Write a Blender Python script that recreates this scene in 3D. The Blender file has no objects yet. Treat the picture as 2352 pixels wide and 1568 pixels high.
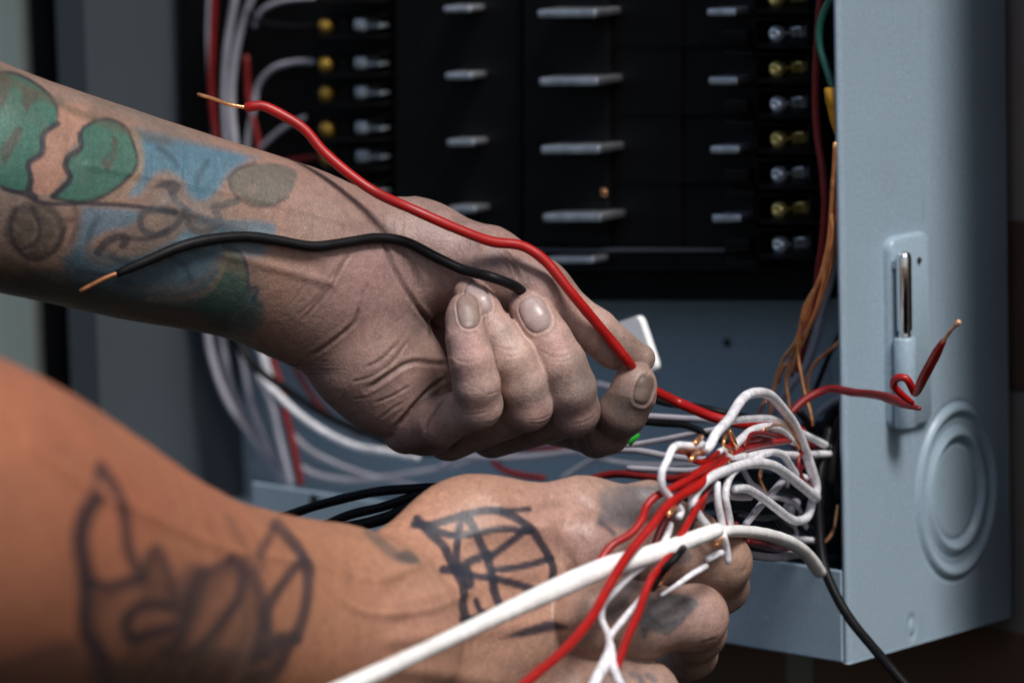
import bpy, math, random
import numpy as np
random.seed(7); rng = np.random.default_rng(7)
D = bpy.data; SC = bpy.context.scene; COL = SC.collection
MM = 0.001
R = math.radians

# ---------------------------------------------------------------- camera, sky, sun, exposure
AZ, EL, RO, ZF, FP = R(42.42), R(9.09), R(-1.5185), 1698.27, 11284.7   # pose in the panel's own frame (mm)
WID, DEP, LIP = 390.6, 93.6, 32.7
cf = np.array([-math.sin(AZ)*math.cos(EL), math.cos(AZ)*math.cos(EL), -math.sin(EL)])
_r = np.array([math.cos(AZ), math.sin(AZ), 0.0]); _u = np.cross(_r, cf)
cr = _r*math.cos(RO)+_u*math.sin(RO); cu = -_r*math.sin(RO)+_u*math.cos(RO)
cpos = -(cr*(1950-1176)/FP*ZF + cu*(784-1525)/FP*ZF + cf*ZF)
cam = D.objects.new('camera', D.cameras.new('camera')); COL.objects.link(cam)
from mathutils import Matrix, Vector
M = Matrix.Identity(4)
for i in range(3):
    M[i][0] = cr[i]; M[i][1] = cu[i]; M[i][2] = -cf[i]; M[i][3] = cpos[i]*MM
cam.matrix_world = M
cam.data.sensor_width = 36; cam.data.lens = FP/2352*36
cam.data.clip_start = 0.05; cam.data.clip_end = 60
cam.data.dof.use_dof = True; cam.data.dof.focus_distance = 1.592; cam.data.dof.aperture_fstop = 10.5
SC.camera = cam

SUN_AZ, SUN_EL = R(74), R(55)        # azimuth measured from -Y towards +X
sd = np.array([math.sin(SUN_AZ)*math.cos(SUN_EL), -math.cos(SUN_AZ)*math.cos(SUN_EL), math.sin(SUN_EL)])
W = D.worlds.new('World'); SC.world = W; W.use_nodes = True
wn = W.node_tree.nodes; wl = W.node_tree.links
sky = wn.new('ShaderNodeTexSky'); sky.sky_type = 'NISHITA'; sky.sun_disc = False
sky.sun_elevation = SUN_EL; sky.sun_rotation = math.atan2(sd[0], sd[1]); sky.dust_density = 3.0; sky.air_density = 1.0
wn['Background'].inputs['Strength'].default_value = 0.12
wl.new(sky.outputs[0], wn['Background'].inputs[0])
sl = D.lights.new('sun', 'SUN'); sl.energy = 4.3; sl.angle = R(17); sl.color = (1.0, .975, .94)
so = D.objects.new('sun', sl); COL.objects.link(so)
so.rotation_mode = 'QUATERNION'; so.rotation_quaternion = Vector(sd).to_track_quat('Z', 'Y')
SC.view_settings.view_transform = 'Standard'; SC.view_settings.look = 'None'
SC.view_settings.exposure = -0.3; SC.view_settings.gamma = 1
SC.view_settings.use_curve_mapping = False

# ---------------------------------------------------------------- placement helpers
def V(u, v, d):                       # view space mm: right, up, away
    z = 1600.0+d
    return np.array([(u-1176)*z/FP, (784-v)*z/FP, z])
def v2w(p):
    p = np.atleast_2d(p)
    return cpos + p[:, :1]*cr + p[:, 1:2]*cu + p[:, 2:3]*cf
def ray(u, v):
    return cr*(u-1176)/FP + cu*(784-v)/FP + cf
def QY(u, v, Y):                      # pixel ray meets the plane y=Y of the panel frame
    r_ = ray(u, v); t = (Y-cpos[1])/r_[1]; return cpos+r_*t
def QX(u, v, X):
    r_ = ray(u, v); t = (X-cpos[0])/r_[0]; return cpos+r_*t
def view_of(P):
    q = np.atleast_2d(P)-cpos
    return np.stack([q@cr, q@cu, q@cf], 1)
def to_px(pv):
    return 1176+FP*pv[:, 0]/pv[:, 2], 784-FP*pv[:, 1]/pv[:, 2]

# ---------------------------------------------------------------- materials
def mat(name, col, rough=.5, metal=0.0, bump=None, mottle=None, spec=.5, sss=0, coat=0, attr=None, crease=None, extra=None):
    m = D.materials.new(name); m.use_nodes = True
    n = m.node_tree.nodes; l = m.node_tree.links; b = n['Principled BSDF']
    b.inputs['Base Color'].default_value = (*col, 1); b.inputs['Roughness'].default_value = rough
    b.inputs['Metallic'].default_value = metal; b.inputs['Specular IOR Level'].default_value = spec
    if coat: b.inputs['Coat Weight'].default_value = coat; b.inputs['Coat Roughness'].default_value = .2
    tc = n.new('ShaderNodeTexCoord'); src = None
    if attr:
        a = n.new('ShaderNodeAttribute'); a.attribute_name = attr; src = a.outputs['Color']
    if mottle:
        for sc, amt in mottle:
            nz = n.new('ShaderNodeTexNoise'); nz.inputs['Scale'].default_value = sc; nz.inputs['Detail'].default_value = 5
            l.new(tc.outputs['Object'], nz.inputs['Vector'])
            mr = n.new('ShaderNodeMapRange'); mr.inputs[1].default_value = .3; mr.inputs[2].default_value = .7
            mr.inputs[3].default_value = 1-amt; mr.inputs[4].default_value = 1+amt
            l.new(nz.outputs['Fac'], mr.inputs[0])
            mx = n.new('ShaderNodeMix'); mx.data_type = 'RGBA'; mx.blend_type = 'MULTIPLY'; mx.inputs[0].default_value = 1
            if src is None: mx.inputs[6].default_value = (*col, 1)
            else: l.new(src, mx.inputs[6])
            cb = n.new('ShaderNodeCombineColor')
            for k in range(3): l.new(mr.outputs[0], cb.inputs[k])
            l.new(cb.outputs[0], mx.inputs[7]); src = mx.outputs[2]
    if src is not None: l.new(src, b.inputs['Base Color'])
    last = None
    if bump:
        for sc, st, dist in bump:
            nz = n.new('ShaderNodeTexNoise'); nz.inputs['Scale'].default_value = sc; nz.inputs['Detail'].default_value = 4
            l.new(tc.outputs['Object'], nz.inputs['Vector'])
            bp = n.new('ShaderNodeBump'); bp.inputs['Strength'].default_value = st; bp.inputs['Distance'].default_value = dist
            l.new(nz.outputs['Fac'], bp.inputs['Height'])
            if last: l.new(last, bp.inputs['Normal'])
            last = bp.outputs[0]
        l.new(last, b.inputs['Normal'])
    if sss:
        b.inputs['Subsurface Weight'].default_value = sss
        b.inputs['Subsurface Radius'].default_value = (1.0, .35, .2)
        b.inputs['Subsurface Scale'].default_value = .003
    if extra: extra(n, l, b, tc)
    return m
def rough_noise(lo, hi, scale):
    def f(n, l, b, tc):
        nz = n.new('ShaderNodeTexNoise'); nz.inputs['Scale'].default_value = scale; nz.inputs['Detail'].default_value = 6
        l.new(tc.outputs['Object'], nz.inputs['Vector'])
        mr = n.new('ShaderNodeMapRange'); mr.inputs[1].default_value = .35; mr.inputs[2].default_value = .65
        mr.inputs[3].default_value = lo; mr.inputs[4].default_value = hi
        l.new(nz.outputs['Fac'], mr.inputs[0]); l.new(mr.outputs[0], b.inputs['Roughness'])
    return f
MT = {}
def worn(lo, hi, scale):
    g = rough_noise(lo, hi, scale)
    def f(n, l, b, tc):
        g(n, l, b, tc)
        src = b.inputs['Base Color'].links[0].from_socket
        for vec_scale, sc, t0, t1, c_, amt in (((1, 1, 1), 260, .70, .76, (.55, .6, .66, 1), .5), ((1, 14, 1.2), 30, .69, .73, (.5, .56, .62, 1), .35), ((1, 1, 1), 14, .58, .75, (.14, .16, .17, 1), .35), ((1, 9, .5), 55, .70, .74, (.10, .11, .12, 1), .4)):
            mp = n.new('ShaderNodeMapping'); mp.inputs['Scale'].default_value = vec_scale; mp.inputs['Rotation'].default_value = (R(sc), 0, 0)
            nz = n.new('ShaderNodeTexNoise'); nz.inputs['Scale'].default_value = sc; nz.inputs['Detail'].default_value = 3
            l.new(tc.outputs['Object'], mp.inputs[0]); l.new(mp.outputs[0], nz.inputs['Vector'])
            mr = n.new('ShaderNodeMapRange'); mr.inputs[1].default_value = t0; mr.inputs[2].default_value = t1; mr.inputs[4].default_value = amt
            l.new(nz.outputs['Fac'], mr.inputs[0])
            mx = n.new('ShaderNodeMix'); mx.data_type = 'RGBA'; l.new(mr.outputs[0], mx.inputs[0]); l.new(src, mx.inputs[6]); mx.inputs[7].default_value = c_
            src = mx.outputs[2]
        l.new(src, b.inputs['Base Color'])
    return f
MT['steel_paint'] = mat('grey_paint', (.27, .355, .425), .42, bump=[(900, .12, .0004), (25, .08, .002)], mottle=[(6, .05), (700, .07), (1700, .12)], extra=worn(.3, .45, 30))
MT['inner_paint'] = mat('grey_paint_inside', (.05, .06, .07), .5, bump=[(900, .1, .0004)], mottle=[(8, .08), (600, .06)])  # box grey darkened to carry the shade on the left wall
MT['black_plastic'] = mat('black_plastic', (.0045, .0045, .005), .5, spec=.14, bump=[(300, .15, .0005)], mottle=[(40, .3)])
MT['brass'] = mat('brass', (.95, .74, .25), .22, .6, spec=1.0, bump=[(400, .2, .0005)], mottle=[(200, .3)])
MT['zinc'] = mat('zinc', (.88, .94, 1.0), .2, .6, spec=1.0, bump=[(400, .2, .0005)], mottle=[(200, .25)])
MT['alu'] = mat('aluminium', (.78, .8, .84), .45, 1.0, mottle=[(150, .25)])
MT['amber'] = mat('tarnished_brass', (.50, .30, .05), .35, .7, mottle=[(250, .5)], bump=[(500, .4, .001)])
MT['dull_alu'] = mat('dull_aluminium', (.5, .54, .58), .5, .8, mottle=[(150, .35)])
MT['brown'] = mat('dull_copper', (.30, .12, .05), .45, .4, mottle=[(300, .3)])
MT['tan'] = mat('tan_copper', (.62, .36, .22), .45, .3, mottle=[(300, .3)])
MT['chrome'] = mat('chrome', (.75, .77, .8), .16, 1.0, bump=[(350, .15, .0005)])
MT['copper'] = mat('copper', (1.0, .45, .20), .22, .85, spec=1.0, mottle=[(300, .3)], bump=[(700, .25, .0005)])
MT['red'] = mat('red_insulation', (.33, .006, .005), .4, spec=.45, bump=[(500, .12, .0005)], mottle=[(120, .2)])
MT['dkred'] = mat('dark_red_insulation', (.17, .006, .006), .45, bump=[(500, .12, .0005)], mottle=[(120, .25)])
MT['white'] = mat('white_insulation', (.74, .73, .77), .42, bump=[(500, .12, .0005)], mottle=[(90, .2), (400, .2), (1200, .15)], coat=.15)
MT['lav'] = mat('offwhite_insulation', (.35, .335, .385), .5, mottle=[(90, .15)])  # white insulation with the bluish light on it put into the colour
MT['jacket'] = mat('white_cable_jacket', (.86, .85, .83), .45, bump=[(250, .2, .0006)], mottle=[(60, .12), (350, .1)])
MT['black'] = mat('black_insulation', (.005, .005, .006), .48, spec=.16, bump=[(500, .15, .0005)], mottle=[(150, .3)])
MT['green'] = mat('green_insulation', (.02, .13, .09), .38, mottle=[(100, .2)], coat=.2)
MT['bgreen'] = mat('bright_green_plastic', (.02, .42, .03), .45, mottle=[(100, .2)])
MT['yellow'] = mat('yellow_connector', (.62, .30, .015), .5, bump=[(300, .3, .001)], mottle=[(150, .25)])
MT['label'] = mat('white_label', (.93, .94, .95), .35, mottle=[(60, .06)])
MT['board'] = mat('pale_board', (.74, .78, .62), .7, bump=[(60, .2, .001)], mottle=[(10, .12)])
MT['cable_tape'] = mat('black_tape', (.015, .015, .015), .55)
skin_up = mat('skin_dusty', (.4, .28, .22), .48, attr='Col', bump=[(1400, .28, .0006), (420, .18, .0012), (130, .12, .002)], mottle=[(60, .10), (420, .12), (1500, .17)], sss=.12, spec=.4)
skin_lo = mat('skin_warm', (.4, .24, .16), .45, attr='Col', bump=[(1100, .25, .0006), (300, .15, .0012)], mottle=[(40, .08), (350, .13), (1300, .22)], sss=.15, spec=.4)
nail_m = mat('nail', (.36, .265, .25), .38, mottle=[(300, .15), (1500, .1)], sss=.1, spec=.5, coat=.08)
nail_d = mat('nail_grimy', (.25, .18, .155), .45, mottle=[(300, .2), (1500, .1)], sss=.1, spec=.4)

nail_k = mat('nail_dark', (.13, .09, .075), .5, mottle=[(300, .25)], spec=.35)  # index nail, darkened to stand for the shade on that finger
def brick_mat():
    m = D.materials.new('brick'); m.use_nodes = True
    n = m.node_tree.nodes; l = m.node_tree.links; b = n['Principled BSDF']; b.inputs['Roughness'].default_value = .85
    tc = n.new('ShaderNodeTexCoord'); mp = n.new('ShaderNodeMapping'); mp.inputs['Rotation'].default_value = (R(90), 0, 0)
    l.new(tc.outputs['Object'], mp.inputs[0])
    br = n.new('ShaderNodeTexBrick'); l.new(mp.outputs[0], br.inputs['Vector'])
    br.inputs['Scale'].default_value = 1; br.inputs['Brick Width'].default_value = .205; br.inputs['Row Height'].default_value = .075
    br.inputs['Mortar Size'].default_value = .008; br.inputs['Mortar Smooth'].default_value = .3
    br.inputs['Color1'].default_value = (.17, .085, .05, 1); br.inputs['Color2'].default_value = (.10, .062, .04, 1)
    br.inputs['Mortar'].default_value = (.24, .22, .19, 1)
    nz = n.new('ShaderNodeTexNoise'); nz.inputs['Scale'].default_value = 35; nz.inputs['Detail'].default_value = 6
    l.new(tc.outputs['Object'], nz.inputs['Vector'])
    mx = n.new('ShaderNodeMix'); mx.data_type = 'RGBA'; mx.blend_type = 'MULTIPLY'; mx.inputs[0].default_value = .35
    l.new(br.outputs['Color'], mx.inputs[6]); l.new(nz.outputs['Color'], mx.inputs[7]); l.new(mx.outputs[2], b.inputs['Base Color'])
    bp = n.new('ShaderNodeBump'); bp.inputs['Strength'].default_value = .6; bp.inputs['Distance'].default_value = .004; bp.invert = True
    l.new(br.outputs['Fac'], bp.inputs['Height'])
    b2 = n.new('ShaderNodeBump'); b2.inputs['Strength'].default_value = .5; b2.inputs['Distance'].default_value = .003
    l.new(nz.outputs['Fac'], b2.inputs['Height']); l.new(bp.outputs[0], b2.inputs['Normal']); l.new(b2.outputs[0], b.inputs['Normal'])
    return m
MT['brick'] = brick_mat()

# ---------------------------------------------------------------- object helpers
def link(name, verts, faces, m, parent=None, smooth=True, label=None, cat=None, group=None, kind=None):
    me = D.meshes.new(name); me.from_pydata([tuple(float(c)*MM for c in p) for p in verts], [], faces); me.update()
    if m: me.materials.append(m)
    if smooth: me.polygons.foreach_set('use_smooth', [True]*len(me.polygons))
    o = D.objects.new(name, me); COL.objects.link(o)
    if parent: o.parent = parent; o.matrix_parent_inverse = parent.matrix_world.inverted() if False else Matrix.Identity(4)
    tag(o, label, cat, group, kind); return o
def tag(o, label=None, cat=None, group=None, kind=None):
    for k, v_ in (('label', label), ('category', cat), ('group', group), ('kind', kind)):
        if v_: o[k] = v_
    return o
def empty(name, label, cat, group=None):
    o = D.objects.new(name, None); COL.objects.link(o); return tag(o, label, cat, group)
class MB:
    def __init__(s): s.v = []; s.f = []
    def add(s, v, f):
        k = len(s.v); s.v += [tuple(map(float, p)) for p in v]; s.f += [tuple(i+k for i in q) for q in f]; return s
    def box(s, x0, x1, y0, y1, z0, z1, bv=0.0):
        x0, x1 = sorted((x0, x1)); y0, y1 = sorted((y0, y1)); z0, z1 = sorted((z0, z1))
        import bmesh
        bm = bmesh.new(); bmesh.ops.create_cube(bm, size=1)
        for q in bm.verts: q.co = ((x0+x1)/2+q.co.x*(x1-x0), (y0+y1)/2+q.co.y*(y1-y0), (z0+z1)/2+q.co.z*(z1-z0))
        if bv: bmesh.ops.bevel(bm, geom=list(bm.edges), offset=bv, segments=3, profile=.5, affect='EDGES')
        bm.verts.index_update()
        s.add([q.co[:] for q in bm.verts], [[q.index for q in f.verts] for f in bm.faces]); bm.free(); return s
    def cyl(s, a, b, r0, r1=None, n=24, prof=None):
        a = np.array(a, float); b = np.array(b, float); r1 = r0 if r1 is None else r1
        ax = b-a; L = np.linalg.norm(ax); ax /= L
        t = np.cross(ax, (0, 0, 1.) if abs(ax[2]) < .9 else (1., 0, 0)); t /= np.linalg.norm(t); w = np.cross(ax, t)
        prof = prof or [(0, 0), (0, r0*.86), (L*.02+.15, r0), (L*.98-.15, r1), (L, r1*.86), (L, 0)]
        vs = []; fs = []
        for h, r in prof:
            for k in range(n):
                q = 2*math.pi*k/n; vs.append(a+ax*h+(t*math.cos(q)+w*math.sin(q))*max(r, 1e-3))
        for i in range(len(prof)-1):
            for k in range(n):
                fs.append((i*n+k, i*n+(k+1) % n, (i+1)*n+(k+1) % n, (i+1)*n+k))
        return s.add(vs, fs)
    def build(s, name, m, parent=None, smooth=False, **k):
        return link(name, s.v, s.f, m, parent, smooth, **k)

def catmull(P, step=2.0):
    P = np.array(P, float)
    if len(P) == 2: P = np.array([P[0], (P[0]+P[1])/2, P[1]])
    Q = np.vstack([2*P[0]-P[1], P, 2*P[-1]-P[-2]]); out = []
    for i in range(1, len(Q)-2):
        p0, p1, p2, p3 = Q[i-1], Q[i], Q[i+1], Q[i+2]
        # centripetal
        t = [0]
        for a, b in ((p0, p1), (p1, p2), (p2, p3)): t.append(t[-1]+max(np.linalg.norm(b[:3]-a[:3]), 1e-6)**.5)
        n = max(2, int(np.linalg.norm(p2[:3]-p1[:3])/step))
        for k in range(n):
            x = t[1]+(t[2]-t[1])*k/n
            A1 = (t[1]-x)/(t[1]-t[0])*p0+(x-t[0])/(t[1]-t[0])*p1
            A2 = (t[2]-x)/(t[2]-t[1])*p1+(x-t[1])/(t[2]-t[1])*p2
            A3 = (t[3]-x)/(t[3]-t[2])*p2+(x-t[2])/(t[3]-t[2])*p3
            B1 = (t[2]-x)/(t[2]-t[0])*A1+(x-t[0])/(t[2]-t[0])*A2
            B2 = (t[3]-x)/(t[3]-t[1])*A2+(x-t[1])/(t[3]-t[1])*A3
            out.append((t[2]-x)/(t[2]-t[1])*B1+(x-t[1])/(t[2]-t[1])*B2)
    out.append(Q[-2]); return np.array(out)
def sweep(P, r, n=14, wob=0.0, flat=1.0):
    """P (k,3) world mm, r scalar or (k,) mm"""
    k = len(P); r = np.full(k, r) if np.isscalar(r) else np.array(r)
    T = np.gradient(P, axis=0); T /= np.linalg.norm(T, axis=1)[:, None]+1e-9
    N = np.cross(T[0], (0, 0, 1.)); 
    if np.linalg.norm(N) < .1: N = np.cross(T[0], (1., 0, 0))
    N /= np.linalg.norm(N); vs = []; fs = []
    ph = rng.uniform(0, 6)
    rings = [(0, 0.02, -.9), (0, .6, -.6), (0, .93, -.2)]+[(i, 1, 0) for i in range(1, k-1)]+[(k-1, .93, .2), (k-1, .6, .6), (k-1, .02, .9)]
    cache = {}
    for i in range(k):
        N = N-T[i]*(N@T[i]); N /= np.linalg.norm(N); cache[i] = (N.copy(), np.cross(T[i], N))
    for i, s_, off in rings:
        Nn, B = cache[i]; rr = r[i]*s_*(1+wob*math.sin(i*.55+ph)+wob*.6*math.sin(i*1.31+2*ph))
        c = P[i]+T[i]*off*r[i]*.6
        for q in range(n):
            a = 2*math.pi*q/n; vs.append(c+(Nn*math.cos(a)+B*math.sin(a)*flat)*rr)
    for i in range(len(rings)-1):
        for q in range(n):
            fs.append((i*n+q, i*n+(q+1) % n, (i+1)*n+(q+1) % n, (i+1)*n+q))
    return vs, fs

# ---------------------------------------------------------------- the wall behind, pale board
b = MB(); b.box(-1500, 46, DEP+6, DEP+160, -900, 1500); b.build('brick_wall', MT['brick'], label='dark brown brick wall behind and below the grey box', cat='wall')
b = MB(); b.box(48, 900, 46, DEP+160, -900, 1500, 3); b.build('brick_pier', MT['brick'], label='shaded brown brick pier at the right edge beside the grey box', cat='wall')  # brick brought forward as an added pier, to shade the box's right wall
p0 = QY(-420, 400, 60); p1 = QY(62, 400, 60)
b = MB(); b.box(p0[0], p1[0], 60, 84, -700, 1200, 3); b.build('wall_board', MT['board'], label='pale grey green board left of the grey box, blurred', cat='board')

pp = QY(90, 400, 52); b = MB(); b.cyl((pp[0], 60, -700), (pp[0], 60, 1200), 7.5, n=32); b.build('conduit', MT['black_plastic'], smooth=True, label='black upright pipe between the pale board and the grey box', cat='pipe')  # black upright added to darken the shaded gap beside the box
# ---------------------------------------------------------------- the electrical panel
panel = empty('breaker_box', 'open grey steel breaker box with black interior, bare wire and round knockout', 'breaker box')
HT = 520.0; TH = 1.6
# right wall, embossed with two oval knockout rings
kc = QX(2197, 1127, 0); ky, kz = kc[1], kc[2]
RZ = (QX(2197, 930, 0)[2]-QX(2197, 1325, 0)[2])/2; RY = (QX(2288, 1127, 0)[1]-QX(2105, 1127, 0)[1])/2
hp0 = QX(2028, 560, 0); hp1 = QX(2130, 985, 0)
ys = np.unique(np.concatenate([[0, .3, .7, 1.2, 1.8], np.arange(2.4, DEP-.4, .55), [DEP]]))
zs = np.unique(np.concatenate([np.arange(0, 118, .55), np.arange(120, HT, 8), [HT]]))
Y, Z = np.meshgrid(ys, zs, indexing='ij')
rho = np.sqrt(((Y-ky)/RY)**2+((Z-kz)/RZ)**2)
def gs(x, c, w): return np.exp(-((x-c)/w)**2)
H = 1.5*gs(rho, .95, .055)-.5*gs(rho, .84, .04)+1.4*gs(rho, .665, .05)-.7*gs(rho, .57, .03)-.6*(1/(1+np.exp((rho-.60)/.012)))-.55*gs(rho, .775, .016)-.6*gs(rho, 1.04, .02)
dm = np.sqrt(((Y-QX(2095, 1440, 0)[1])/2.0)**2+((Z-QX(2095, 1440, 0)[2])/3.6)**2); H += -.5*gs(dm, 1, .35)+.3*gs(dm, 0, .5)
H += .25*np.sin(Y/DEP*math.pi)*np.sin(Z/90)          # oil-canning
X = H.copy(); fr = np.clip(1-Y/1.8, 0, 1); X -= 1.1*fr**2
vs = np.stack([X, Y, Z], 2).reshape(-1, 3); ny, nz = Y.shape
idx = np.arange(ny*nz).reshape(ny, nz)
fs = np.stack([idx[:-1, :-1], idx[1:, :-1], idx[1:, 1:], idx[:-1, 1:]], -1).reshape(-1, 4).tolist()
back = vs.copy(); back[:, 0] = -TH-.8; nb = len(vs)
edge = lambda a, b_: [(int(p), int(q), int(q)+nb, int(p)+nb) for p, q in zip(a[:-1], a[1:])]
fs2 = fs+[tuple(i+nb for i in reversed(q)) for q in fs]
for a in (idx[0], idx[-1], idx[:, 0], idx[:, -1]): fs2 += edge(a, 0)
side = link('side_wall', np.vstack([vs, back]), fs2, MT['steel_paint'], panel)
side['label'] = 'right outer side wall with round knockout and latch'
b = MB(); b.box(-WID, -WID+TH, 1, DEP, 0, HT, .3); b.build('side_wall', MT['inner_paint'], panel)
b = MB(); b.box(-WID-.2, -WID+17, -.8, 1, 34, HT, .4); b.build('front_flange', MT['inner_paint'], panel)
b = MB(); b.box(-WID, -TH-.9, DEP-TH, DEP, 0, HT, 0); b.build('back_wall', MT['steel_paint'], panel)
b = MB(); b.box(-WID+TH+.3, -TH-.9, 1.2, DEP-TH-.2, 0, TH, 0); b.build('bottom_wall', MT['steel_paint'], panel)
lx = QY(580, 1105, 0)[0]
b = MB(); b.box(lx, -TH-.9, -.6, 1.0, .4, LIP, .5)
b.build('bottom_flange', MT['steel_paint'], panel)
sp = QY(722, 1148, -.6); b = MB(); b.cyl((sp[0], .2, sp[2]), (sp[0], -.9, sp[2]), 2.4, n=20); b.build('screw', MT['cable_tape'], panel)
sp = QY(1671, 787, DEP-TH); b = MB(); b.cyl((sp[0], DEP-TH, sp[2]), (sp[0], DEP-TH-.8, sp[2]), 1.6, n=16); b.build('screw', MT['cable_tape'], panel)
# hinge and latch plate on the right wall
def rounded_plate(y0, y1, z0, z1, r, h, x=0.0, bev=1.2, n=8):
    prof = [(0, 0), (h*.5, bev*.15), (h*.85, bev*.5), (h, bev)]
    vs = []; fs = []; m_ = 4*(n+1)
    for hx, ins in prof:
        for c, (cy, cz) in enumerate(((y1-r, z1-r), (y0+r, z1-r), (y0+r, z0+r), (y1-r, z0+r))):
            for k in range(n+1):
                a = (c+k/n)*math.pi/2; vs.append((x+hx, cy+(r-ins)*math.cos(a), cz+(r-ins)*math.sin(a)))
    for i in range(len(prof)-1):
        for k in range(m_): fs.append((i*m_+k, i*m_+(k+1) % m_, (i+1)*m_+(k+1) % m_, (i+1)*m_+k))
    fs.append(tuple(range((len(prof)-1)*m_, len(prof)*m_))); return vs, fs
a = QX(2030, 552, 0); c = QX(2130, 975, 0); a2 = QX(2117, 552, 0)
zt = QX(2075, 540, 2)[2]; zb = QX(2075, 985, 2)[2]; y0 = QX(2030, 760, 0)[1]; y1 = QX(2128, 760, 0)[1]
vs, fs = rounded_plate(y0, y1, zb, zt, 5, 3.0)
plate = link('latch_plate', vs, fs, MT['steel_paint'], panel, smooth=True)
def PX(u, v, X): return QX(u, v, X)
pA = PX(2077, 578, 7); pB = PX(2077, 790, 7); yy = PX(2077, 690, 7)[1]
b = MB(); L = pA[2]-pB[2]
b.cyl((7, yy, pB[2]), (7, yy, pA[2]), 2.6, prof=[(0, 0), (0, 2.2), (3.5, 2.2), (4.2, 1.9), (5, 2.7), (L-2, 2.7), (L-.6, 2.3), (L, 1.2), (L, 0)], n=28)
b.build('hinge_pin', MT['chrome'], plate, smooth=True)
q1 = PX(2077, 775, 7); q2 = PX(2077, 983, 7)
b = MB(); b.cyl((7, yy, q2[2]), (7, yy, q1[2]), 3.9, n=32); b.build('hinge_barrel', MT['steel_paint'], plate, smooth=True)
b = MB(); b.box(3.0, 6.9, yy-1.2, yy+1.2, q2[2], q1[2], .3); b.build('hinge_web', MT['steel_paint'], plate)
b = MB(); b.box(3, 7, yy-1.8, yy+1.8, pA[2]-6, pA[2]-3, .3); b.build('hinge_web', MT['steel_paint'], plate)
rp = PX(2110, 597, 3.0); b = MB(); b.cyl((2.6, rp[1], rp[2]), (3.7, rp[1], rp[2]), 1.0, n=14); b.build('rivet', MT['cable_tape'], plate)
# black interior block
def boxpx(mb, u0, v0, u1, v1, Yf, Yb, bv=.4):
    import bmesh
    c = {(-1, 1): QY(u0, v0, Yf), (1, 1): QY(u1, v0, Yf), (-1, -1): QY(u0, v1, Yf), (1, -1): QY(u1, v1, Yf)}
    bm = bmesh.new(); bmesh.ops.create_cube(bm, size=2)
    for q in bm.verts:
        p = c[(round(q.co.x), round(q.co.z))]; q.co = (p[0], Yf if q.co.y < 0 else Yb, p[2])
    if bv: bmesh.ops.bevel(bm, geom=list(bm.edges), offset=bv, segments=3, profile=.5, affect='EDGES')
    bm.verts.index_update(); mb.add([q.co[:] for q in bm.verts], [[q.index for q in f.verts] for f in bm.faces]); bm.free(); return mb
zb0 = QY(1650, 690, 58)[2]
xl = -WID+TH+.4; xr = QY(1885, 300, 58)[0]
b = MB(); boxpx(b, 417, -700, 1889, 692, 58, DEP-TH-.3, 1); b.build('breaker_base', MT['black_plastic'], panel)
# raised platforms of the base
base2 = MB()
boxpx(base2, 905, -600, 1196, 566, 48, 57.8, 1.2); boxpx(base2, 1200, -600, 1396, 566, 45, 57.8, 1.2)
boxpx(base2, 1404, -600, 1562, 570, 48, 57.8, 1.2); boxpx(base2, 1566, -600, 1735, 574, 49.5, 57.8, 1.0)
boxpx(base2, 1210, 584, 1745, 620, 46, 57.8, 1.0)
base2.build('bus_cover', MT['black_plastic'], panel)
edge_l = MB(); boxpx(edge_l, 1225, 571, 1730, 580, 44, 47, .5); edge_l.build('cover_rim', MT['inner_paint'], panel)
for k_ in range(4):     # moulded seams between the breaker spaces
    sm_ = MB(); boxpx(sm_, 1408, 104+157*k_, 1732, 106.5+157*k_, 47.2, 50, .2); sm_.build('seam', MT['inner_paint'] if False else MT['black_plastic'], panel)
def part(name, m, par, fn, smooth=False):
    mb = MB(); fn(mb); return mb.build(name, m, par, smooth)
pitch2 = 157
# centre bus stabs, left hook tabs, right hook tabs
for k in range(5):
    du = 4*k
    for (u, v, w, h, nm, mk, Yf) in ((1300, 32+156*k, 134, 17, 'bus_stab', 'alu', 34), (1048, 22+153*k, 62, 14, 'hook_tab', 'alu', 40), (1655, 29+157.5*k, 66, 17, 'hook_tab', 'alu', 41)):
        if nm == 'bus_stab' and k == 4: continue
        if k == 4 and u > 1500: continue
        if k == 4: continue
        def f(mb, u=u, v=v, w=w, h=h, Yf=Yf, du=du):
            boxpx(mb, u+du-w/2, v-h/2, u+du+w/2, v+h/2, Yf, 50, .8)
        part(nm, MT[mk], panel, f)
part('bus_stab', MT['alu'], panel, lambda mb: boxpx(mb, 1255, 591, 1362, 604, 36, 45, .7))
# dark raised tabs right of the hooks
for k in range(4):
    for (u0, v0, u1, v1) in ((1655, 70, 1712, 100), (1660, 118, 1728, 133)):
        part('bracket', MT['black_plastic'] if k else MT['black_plastic'], panel, lambda mb: boxpx(mb, u0+k*2, v0+160*k, u1+k*2, v1+160*k, 38, 49, .8))
# a spot of copper on the base
part('copper_rivet', MT['copper'], panel, lambda mb: mb.cyl((QY(1391, 441, 46)[0], 47, QY(1391, 441, 46)[2]), (QY(1391, 441, 46)[0], 44.5, QY(1391, 441, 46)[2]), 1.6, n=12), True)
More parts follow.
